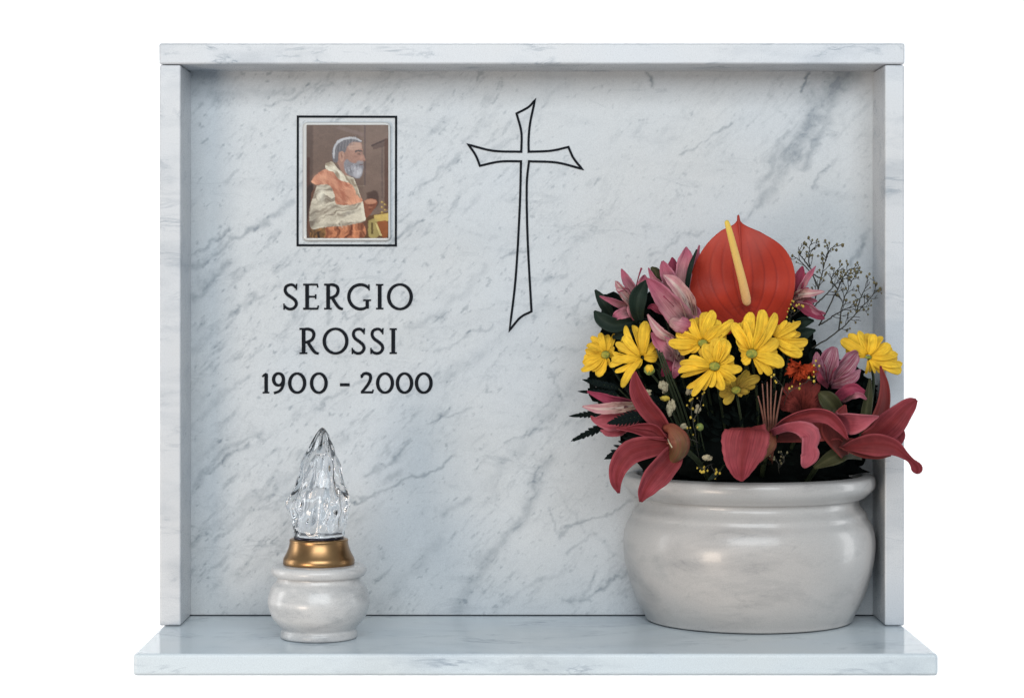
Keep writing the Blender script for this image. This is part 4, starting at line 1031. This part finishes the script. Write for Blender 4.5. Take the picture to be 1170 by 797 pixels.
# ---------------------------------------------------------------- carnation and russet bloom
ca2 = thing('carnation', 'small ragged orange red carnation right of the middle daisies', 'flower')
rn = random.Random(12)
for i in range(20):
    a = rn.uniform(0, 2 * PI); L = rn.uniform(7, 15); bx, by = 915 + rn.uniform(-4, 4), 420 + rn.uniform(-2, 3)
    tx, ty = bx + L * 1.15 * math.cos(a), by + L * .85 * math.sin(a)
    d = rn.uniform(0, .012)
    petal(ca2, [(bx, by, -.08 - d, 1.2), (lerp(bx, tx, .5), lerp(by, ty, .5), -.092 - d, 3), (lerp(bx, tx, .85), lerp(by, ty, .85), -.092 - d, 4.2), (tx, ty, -.086 - d, 2.6)], M['carn'], cup=.5, wave=.6, ragged=.35, nu=9, nv=12, roll=rn.uniform(-40, 40), thick=.0004, seed=i)
tube('stem', [(913, 425, -.075, 2), (905, 480, -.03, 2), (890, 530, .01, 2)], M['stem_g'], ca2); settle(ca2, P(890, 530, .01))
ge = thing('russet_gerbera', 'big brownish red fringed bloom turned away below the orange red carnation', 'flower')
rn = random.Random(5)
for i in range(22):
    f = i / 21; a = R(lerp(-175, 5, f)); L = rn.uniform(34, 42)
    bx, by = 917, 468
    tx, ty = bx + L * .66 * math.cos(a), by + L * math.sin(a)
    petal(ge, [(bx, by + 10, -.06, 2), (lerp(bx, tx, .5), lerp(by, ty, .5), -.088 + (i % 3) * .001, 4.6), (lerp(bx, tx, .85), lerp(by, ty, .85), -.082 + (i % 3) * .001, 4.4), (tx, ty, -.072, 1.2)], M['russet'], cup=.15, nu=7, nv=12, roll=rn.uniform(-10, 10), thick=.0004, seed=i)
tube('stem', [(915, 478, -.055, 2.5), (905, 510, -.02, 2.5), (895, 540, .01, 2.5)], M['stem_g'], ge); settle(ge, P(895, 540, .01))

# ---------------------------------------------------------------- leaves
def leaf(label, pts, mat='leaf', stem_to=None, **kw):
    t = thing('leaf', label, 'leaf', 'single leaves in the arrangement')
    kw.setdefault('cup', .3); kw.setdefault('nu', 11); kw.setdefault('fold', .25)
    petal(t, pts, M[mat], name='blade', **kw)
    b_ = pts[0]; e = stem_to or (lerp(b_[0], 850, .5), 520, .02)
    tube('stalk', [(b_[0], b_[1], b_[2], 1), (lerp(b_[0], e[0], .5), lerp(b_[1], e[1], .5), lerp(b_[2], e[2], .5), 1.2), (*e, 1.2)], M['stem_g'], t, 10, 6)
    settle(t, P(*e)); return t
leaf('broad dark green leaf standing right of the small upper left pink bloom', [(731, 368, -.055, 4), (728, 354, -.068, 8), (729, 340, -.072, 10), (734, 329, -.07, 6.5), (738, 320, -.066, .8)])
leaf('dark green leaf curling left below the small upper left pink bloom', [(728, 364, -.045, 3), (714, 370, -.056, 6), (700, 371, -.062, 8.5), (687, 364, -.062, 7.5), (679, 355, -.056, 1)])
leaf('olive leaf tucked behind the large pink and white trumpet', [(752, 330, -.04, 3), (750, 320, -.048, 6), (749, 311, -.05, 5.5), (744, 305, -.048, 1)], 'olive')
leaf('narrow dark strap leaf pressed along the left edge of the red heart shaped bloom', [(786, 345, -.06, 1.5), (785, 328, -.07, 2.4), (789, 305, -.074, 2.6), (796, 285, -.07, .6)])
leaf('dark green leaf above the two left daisies', [(750, 372, -.03, 4), (735, 372, -.045, 8), (715, 380, -.05, 8), (700, 386, -.045, 1)])
leaf('olive green leaf in front of the russet bloom, under the streaked purple flower', [(962, 480, -.075, 4), (955, 468, -.095, 9), (945, 456, -.10, 10), (936, 448, -.095, 2)], 'olive')
leaf('olive leaf lying under the right lily above the vase rim', [(985, 522, -.06, 3), (968, 517, -.08, 7), (952, 522, -.085, 9), (930, 534, -.075, 2)], 'olive')
leaf('small dark leaf tip poking over the middle of the vase rim', [(822, 538, -.085, 2), (816, 543, -.10, 3), (809, 548, -.102, .4)])
leaf('dark leaf tip jutting out right of the middle daisies', [(905, 388, -.04, 4), (918, 381, -.05, 7), (932, 377, -.05, .8)])
leaf('dark leaf below the deep pink flower, touching the thin dry branch', [(908, 372, -.03, 4), (918, 368, -.04, 6), (930, 366, -.04, 1)])
leaf('brownish strap leaf rising left of the dark right lily petal', [(985, 510, -.06, 4), (988, 480, -.075, 6), (992, 455, -.075, 5), (994, 432, -.07, 1)], 'olive')
leaf('dark pointed leaf at the top left corner of the arrangement', [(700, 362, -.01, 3), (692, 350, -.02, 6), (686, 340, -.02, 5), (680, 331, -.018, 1)])

# ---------------------------------------------------------------- fern fronds
def fern(label, tip, base, Y, width, nleaf=9, bend=0, open_=0.0):
    t = thing('fern_frond', label, 'fern', 'dark fern fronds on the left')
    c = catmull([(base[0], base[1], Y + .012), (lerp(base[0], tip[0], .5), lerp(base[1], tip[1], .5) + bend, Y), (tip[0], tip[1], Y - .004)], 40)
    vs, fs, us = [], [], []
    rn = random.Random(int(tip[0] * 3 + tip[1]))
    tx, ty = tip[0] - base[0], tip[1] - base[1]; L = math.hypot(tx, ty); tx /= L; ty /= L
    for i in range(nleaf):
        f = (i + .5) / nleaf
        q = c[int(f * 40)]
        w = width * (math.sin(PI * (.18 + .62 * (1 - f))) ** .8) * (.2 + .8 * (1 - f) ** .55) * rn.uniform(.85, 1.12)
        for s in (-1, 1):
            dx = tx * .72 + -ty * s * .75; dy = ty * .72 + tx * s * .75
            hwid = L / nleaf * (.95 - .50 * open_)
            b0 = len(vs)
            for g, hh in ((0, .9), (.35, 1), (.7, .75), (.9, .35), (1, .04)):
                px_, py_ = q[0] + dx * w * g, q[1] + dy * w * g
                yy = q[2] - .0014 * math.sin(g * PI) + rn.uniform(-.0003, .0003) + .0015 * g
                vs += [P(px_ - tx * hwid * hh * .8, py_ - ty * hwid * hh * .8, yy), P(px_, py_, yy - .0006), P(px_ + tx * hwid * hh * .5, py_ + ty * hwid * hh * .5, yy)]
                us += [(0, g), (.5, g), (1, g)]
            for k2 in range(4):
                a = b0 + k2 * 3; fs += [(a, a + 1, a + 4, a + 3), (a + 1, a + 2, a + 5, a + 4)]
    blade = meshobj('frond_blade', vs, fs, M['fern'], t, True, us)
    petal(t, [(lerp(base[0], tip[0], .8), lerp(base[1], tip[1], .8), Y - .003, width * .25), (lerp(base[0], tip[0], .92), lerp(base[1], tip[1], .92), Y - .004, width * .22), (tip[0] + tx * 3, tip[1] + ty * 3, Y - .004, .2)], M['fern'], name='frond_tip', nu=5, nv=8, thick=.0003)
    vv, ff, uu = tubemesh([P(q[0], q[1], q[2]) for q in c], [.0006 - .0004 * i / 40 for i in range(41)], 6)
    meshobj('midrib', vv, ff, M['stem_g'], t, True, uu)
    e = (790, 525, .02)
    tube('stalk', [(base[0], base[1], Y + .012, .8), (lerp(base[0], e[0], .5), lerp(base[1], e[1], .5), (Y + e[2]) / 2, 1), (*e, 1)], M['stem_g'], t, 10, 6)
    settle(t, P(*e))
    return t
fern('upper dark fern frond just below the leftmost daisy', (668, 434), (706, 443), -.05, 8)
fern('short dark fern tip showing above the rose pink striped petals', (663, 447), (704, 450), -.05, 7, 8)
fern('dark fern tip pointing straight left from under the striped pink petal', (653, 475), (704, 470), -.06, 8.5, 10)
fern('lowest left dark fern frond pointing down to the left over the slab', (655, 502.5), (708, 478), -.065, 10, 10)
fern('open dark fern frond with separate leaflets above the hanging red lily petal', (693, 523), (746, 497), -.085, 15, 8, open_=.75, bend=-4)
fern('dark toothed fern frond lying across the rose pink flower', (696, 483), (742, 472), -.125, 13, 10, bend=0)
fern('dark fern frond behind the two left daisies', (712, 440), (760, 465), -.05, 14, 10)
fern('dark fern frond under the throat of the left lily', (716, 500), (768, 508), -.09, 10, 10)

# ---------------------------------------------------------------- dry branch with buds
budmesh = {}
def bud_obj(parent, p, r, mat, name='bud'):
    key = mat.name
    if key not in budmesh:
        bm = bmesh.new(); bmesh.ops.create_icosphere(bm, subdivisions=1, radius=1)
        for v in bm.verts: v.co *= 1 + .3 * mnoise.noise(v.co * 2.7)
        me = bpy.data.meshes.new('bud'); bm.to_mesh(me); bm.free(); me.materials.append(mat)
        for q in me.polygons: q.use_smooth = True
        budmesh[key] = me
    o = bpy.data.objects.new(name, budmesh[key]); col.objects.link(o); o.location = p; o.scale = (r, r, r * 1.25); o.parent = parent
    return o
def sprig(name, label, cat, branches, mat_t, mat_b, seed, twig=(8, 17), dens=.16, rb=(.0011, .0018), rt=.9, maxbuds=98, group=None, sub=True):
    t = thing(name, label, cat, group)
    rn = random.Random(seed); buds = []
    V_, F_ = [], []
    def addt(pts, rads):
        v, f, u = tubemesh([P(*q[:3]) for q in pts], rads, 6); o0 = len(V_); V_.extend(v); F_.extend([tuple(i + o0 for i in q) for q in f])
    for br in branches:
        n = 24; c = catmull(br, n)
        c = [np.array(q) + np.array([rn.uniform(-.5, .5), rn.uniform(-.5, .5), 0]) for q in c]
        addt(c, [lerp(rt, rt * .4, i / n) / 1000 for i in range(n + 1)])
        buds.append(c[-1])
        Lt = sum(math.hypot(*(c[i + 1][:2] - c[i][:2])) for i in range(n))
        k2 = max(2, int(Lt * dens)); 
        for j in range(k2):
            i = int(n * lerp(.3, .97, (j + rn.random() * .8) / k2)); i = min(i, n - 1)
            d = c[min(i + 1, n)][:2] - c[i - 1][:2]; a = math.atan2(d[1], d[0]) + rn.choice((-1, 1)) * rn.uniform(.35, .95)
            L = rn.uniform(*twig) * (1 - .35 * i / n)
            e = np.array([c[i][0] + L * math.cos(a), c[i][1] + L * math.sin(a) , c[i][2] + rn.uniform(-.012, .012)])
            m_ = (c[i] + e) / 2 + np.array([rn.uniform(-1, 1), rn.uniform(-1, 1), 0])
            addt(catmull([c[i], m_, e], 6), [lerp(.42, .25, q / 6) / 1000 for q in range(7)]); buds.append(e)
            if sub:
                for _ in range(rn.choice((1, 2, 2))):
                    a2 = a + rn.uniform(-1, 1); L2 = L * rn.uniform(.3, .6); st_ = m_ if rn.random() < .5 else c[i] * .3 + e * .7
                    e2 = st_ + np.array([L2 * math.cos(a2), L2 * math.sin(a2), rn.uniform(-.006, .006)])
                    addt([st_, (st_ + e2) / 2, e2], [.00035, .0003, .00024]); buds.append(e2)
    meshobj('twig', V_, F_, mat_t, t)
    rn.shuffle(buds)
    for q in buds[:maxbuds]:
        p = P(q[0], q[1], q[2]); bud_obj(t, p, rn.uniform(*rb), mat_b)
    settle(t, P(branches[0][0][0], branches[0][0][1], branches[0][0][2]))
    return t
sprig('dry_branch', 'fine dry brown branch with seed heads reaching the right upright of the border', 'branch', [
    [(928, 398, .0), (958, 378, .005), (978, 358, .012), (996, 338, .02), (1002, 324, .025)],
    [(958, 378, .005), (962, 350, .01), (970, 328, .018), (978, 312, .02)],
    [(978, 358, .012), (984, 338, .018), (994, 322, .02)],
    [(935, 372, .0), (962, 355, .01), (982, 348, .02)],
    [(936, 372, .0), (957, 330, .012), (968, 310, .02), (982, 306, .025)],
    [(957, 330, .012), (950, 318, .02), (962, 302, .025)],
    [(930, 350, .0), (950, 330, .01), (962, 316, .015)]], M['twig'], M['bud'], 4, maxbuds=95)
sprig('dry_branch', 'thin upright dry brown sprig with seed heads just right of the red bloom', 'branch', [
    [(915, 380, .0), (930, 345, .01), (938, 318, .02), (943, 298, .022), (948, 278, .022)],
    [(935, 330, .012), (925, 302, .02), (925, 284, .022), (928, 274, .022)],
    [(938, 318, .02), (928, 312, .02), (912, 296, .02), (905, 292, .02)],
    [(925, 305, .02), (915, 292, .02), (912, 282, .02)],
    [(943, 298, .022), (948, 286, .022), (956, 279, .022)]], M['twig'], M['bud'], 9, dens=.13, maxbuds=60)

# ---------------------------------------------------------------- yellow filler sprigs, cream florets
YG = 'sprigs of tiny yellow buds'
sprig('yellow_sprig', 'sprig of tiny yellow buds in the dark gap below the front daisy', 'sprig', [
    [(800, 535, -.03), (795, 500, -.09), (790, 470, -.1), (792, 455, -.1)], [(797, 505, -.09), (785, 498, -.1), (789, 488, -.105)], [(793, 480, -.1), (800, 462, -.105), (803, 450, -.105)]],
    M['twig'], M['budy'], 21, twig=(4, 9), dens=.10, rb=(.0009, .0016), rt=.6, group=YG, sub=False)
sprig('yellow_sprig', 'sprig of tiny yellow buds resting on the vase rim left of the drooping petal', 'sprig', [
    [(815, 530, -.03), (808, 532, -.095), (800, 538, -.105)], [(812, 530, -.06), (815, 536, -.1), (818, 541, -.106)]],
    M['twig'], M['budy'], 22, twig=(4, 10), dens=.25, rb=(.0009, .0020), rt=.6, group=YG, sub=False)
sprig('yellow_sprig', 'sprig of tiny yellow buds between the two drooping red petals above the rim', 'sprig', [
    [(890, 540, -.04), (889, 530, -.09), (885, 522, -.1)], [(890, 535, -.06), (896, 525, -.1), (893, 516, -.105)]],
    M['twig'], M['bud'], 23, twig=(4, 9), dens=.2, rb=(.0009, .0015), rt=.5, group=YG, sub=False)
sprig('yellow_sprig', 'sprig of tiny yellow buds around the orange red carnation', 'sprig', [
    [(895, 470, -.07), (900, 450, -.105), (915, 440, -.11), (930, 430, -.11)], [(900, 450, -.1), (890, 436, -.11), (884, 428, -.11)], [(930, 440, -.11), (934, 425, -.115), (932, 412, -.115)]],
    M['twig'], M['budy'], 24, twig=(4, 9), dens=.11, rb=(.0009, .0016), rt=.4, group=YG, sub=False)
sprig('yellow_sprig', 'sprig of tiny yellow buds peeping out right of the red bloom above the daisies', 'sprig', [
    [(898, 380, -.03), (903, 362, -.05), (907, 345, -.05)], [(903, 362, -.05), (912, 356, -.055), (918, 350, -.055)]],
    M['twig'], M['budy'], 25, twig=(4, 9), dens=.2, rb=(.0009, .0016), rt=.5, group=YG, sub=False)
CG = 'cream florets in the left gap'
def floret(label, x, y, Y, rx, ry, mat='cream', seed=0, n=7):
    t = thing('cream_floret' if mat == 'cream' else 'green_bud', label, 'floret', CG if mat == 'cream' else None)
    rn = random.Random(seed)
    for i in range(n):
        a = rn.random() * 6.28; q = rn.random() ** .5 * .62
        blob('floret_lobe', x + rx * q * math.cos(a), y + ry * q * math.sin(a), Y + rn.uniform(-.002, .002), max(rx, ry) * rn.uniform(.34, .52), M[mat], t, (rx / max(rx, ry), .7, ry / max(rx, ry)), .5, 250, 2, seed=i)
    tube('stalk', [(x, y + ry * .3, Y + .002, .6), (lerp(x, 800, .4), lerp(y, 530, .5), Y * .5, .8), (800, 530, .01, .9)], M['stem_g'], t, 10, 6)
    settle(t, P(800, 530, .01)); return t
floret('tall cream floret beside the green stems, uppermost of the pale ones', 758, 440, -.088, 6.5, 10, seed=1)
floret('long cream floret just above the throat of the left lily', 767, 466, -.100, 5.5, 12, seed=2, n=9)
floret('small oval cream floret right of the upright red lily petal', 741, 448, -.09, 6, 4, seed=3, n=5)
floret('dull cream floret just right of the left lily throat', 780, 487, -.095, 6.5, 4.5, seed=4, n=5)
floret('round cream floret lying low near the vase rim', 808.5, 523.5, -.108, 7, 4.5, seed=5)
floret('faint grey cream floret in the dark under the front daisy', 797, 467, -.075, 4, 6, seed=6, n=5)
floret('faint cream floret left under the front daisy', 788, 447, -.075, 5, 7, seed=7, n=5)
t = thing('green_bud', 'single round green bud alone in the dark gap above the rim', 'flower bud')
blob('bud', 799.5, 487.5, -.095, 4.2, M['greenbud'], t, (1, 1, 1), .2, 300, 3)
tube('stalk', [(799.5, 490, -.093, .7), (805, 515, -.05, .9), (810, 535, 0, 1)], M['stem_g'], t, 10, 6); settle(t, P(810, 535, 0))
t = thing('yellow_button', 'small orange yellow button bloom near the green stems', 'floret')
blob('bud', 760, 455, -.096, 3.6, M['budy'], t, (1.4, 1, .8), .4, 300, 3)
tube('stalk', [(760, 457, -.094, .6), (785, 500, -.04, .8), (800, 535, 0, .9)], M['stem_g'], t, 10, 6); settle(t, P(800, 535, 0))

# ---------------------------------------------------------------- backdrop
bd = meshobj('backdrop', [(-6, 1.6, -4), (6, 1.6, -4), (6, 1.6, 5), (-6, 1.6, 5)], [(0, 1, 2, 3)], M['backdrop'], None, False)
bd['kind'] = 'structure'; bd['label'] = 'plain pure white studio backdrop behind the memorial'

# ---------------------------------------------------------------- light
w = bpy.data.worlds.new('World'); scene.world = w; w.use_nodes = True
bgn = w.node_tree.nodes['Background']; bgn.inputs[0].default_value = (.83, .92, 1.0, 1); bgn.inputs[1].default_value = .40
def area(name, loc, target, sx, sy, power, color):
    l = bpy.data.lights.new(name, 'AREA'); l.shape = 'RECTANGLE'; l.size = sx; l.size_y = sy; l.energy = power; l.color = color
    o = bpy.data.objects.new(name, l); col.objects.link(o); o.location = loc
    o.rotation_euler = (Vector(target) - Vector(loc)).to_track_quat('-Z', 'Y').to_euler(); return o
area('softbox_key', (.15, -2.9, 1.45), (0, 0, .28), 2.6, 1.3, 68, (.91, .965, 1.0))
area('softbox_warm', (-1.5, -2.2, -.3), (.1, 0, .5), .8, .7, 26, (1.0, .82, .66))
area('backdrop_lamp', (-.0, .35, .35), (0, 1.6, .35), .75, .6, 20, (1, 1, 1))
area('backdrop_lamp', (-3.2, .3, .4), (-1.6, 1.6, .4), 1.0, 2.0, 33, (1, 1, 1))
area('backdrop_lamp', (3.2, .3, .4), (1.6, 1.6, .4), 1.0, 2.0, 33, (1, 1, 1))

# ---------------------------------------------------------------- camera
cam = bpy.data.cameras.new('camera'); co = bpy.data.objects.new('camera', cam); col.objects.link(co)
co.location = (0, -F, CAMZ); co.rotation_euler = (R(90), 0, 0)
cam.sensor_width = 36; cam.lens = 36 * F * 1000 / 1170
cam.shift_x = (585 - VX) / 1170; cam.shift_y = -(398.5 - VY) / 1170
cam.clip_start = .05; cam.clip_end = 100
scene.camera = co
scene.view_settings.view_transform = 'Standard'; scene.view_settings.look = 'None'
scene.view_settings.exposure = 0; scene.view_settings.gamma = 1
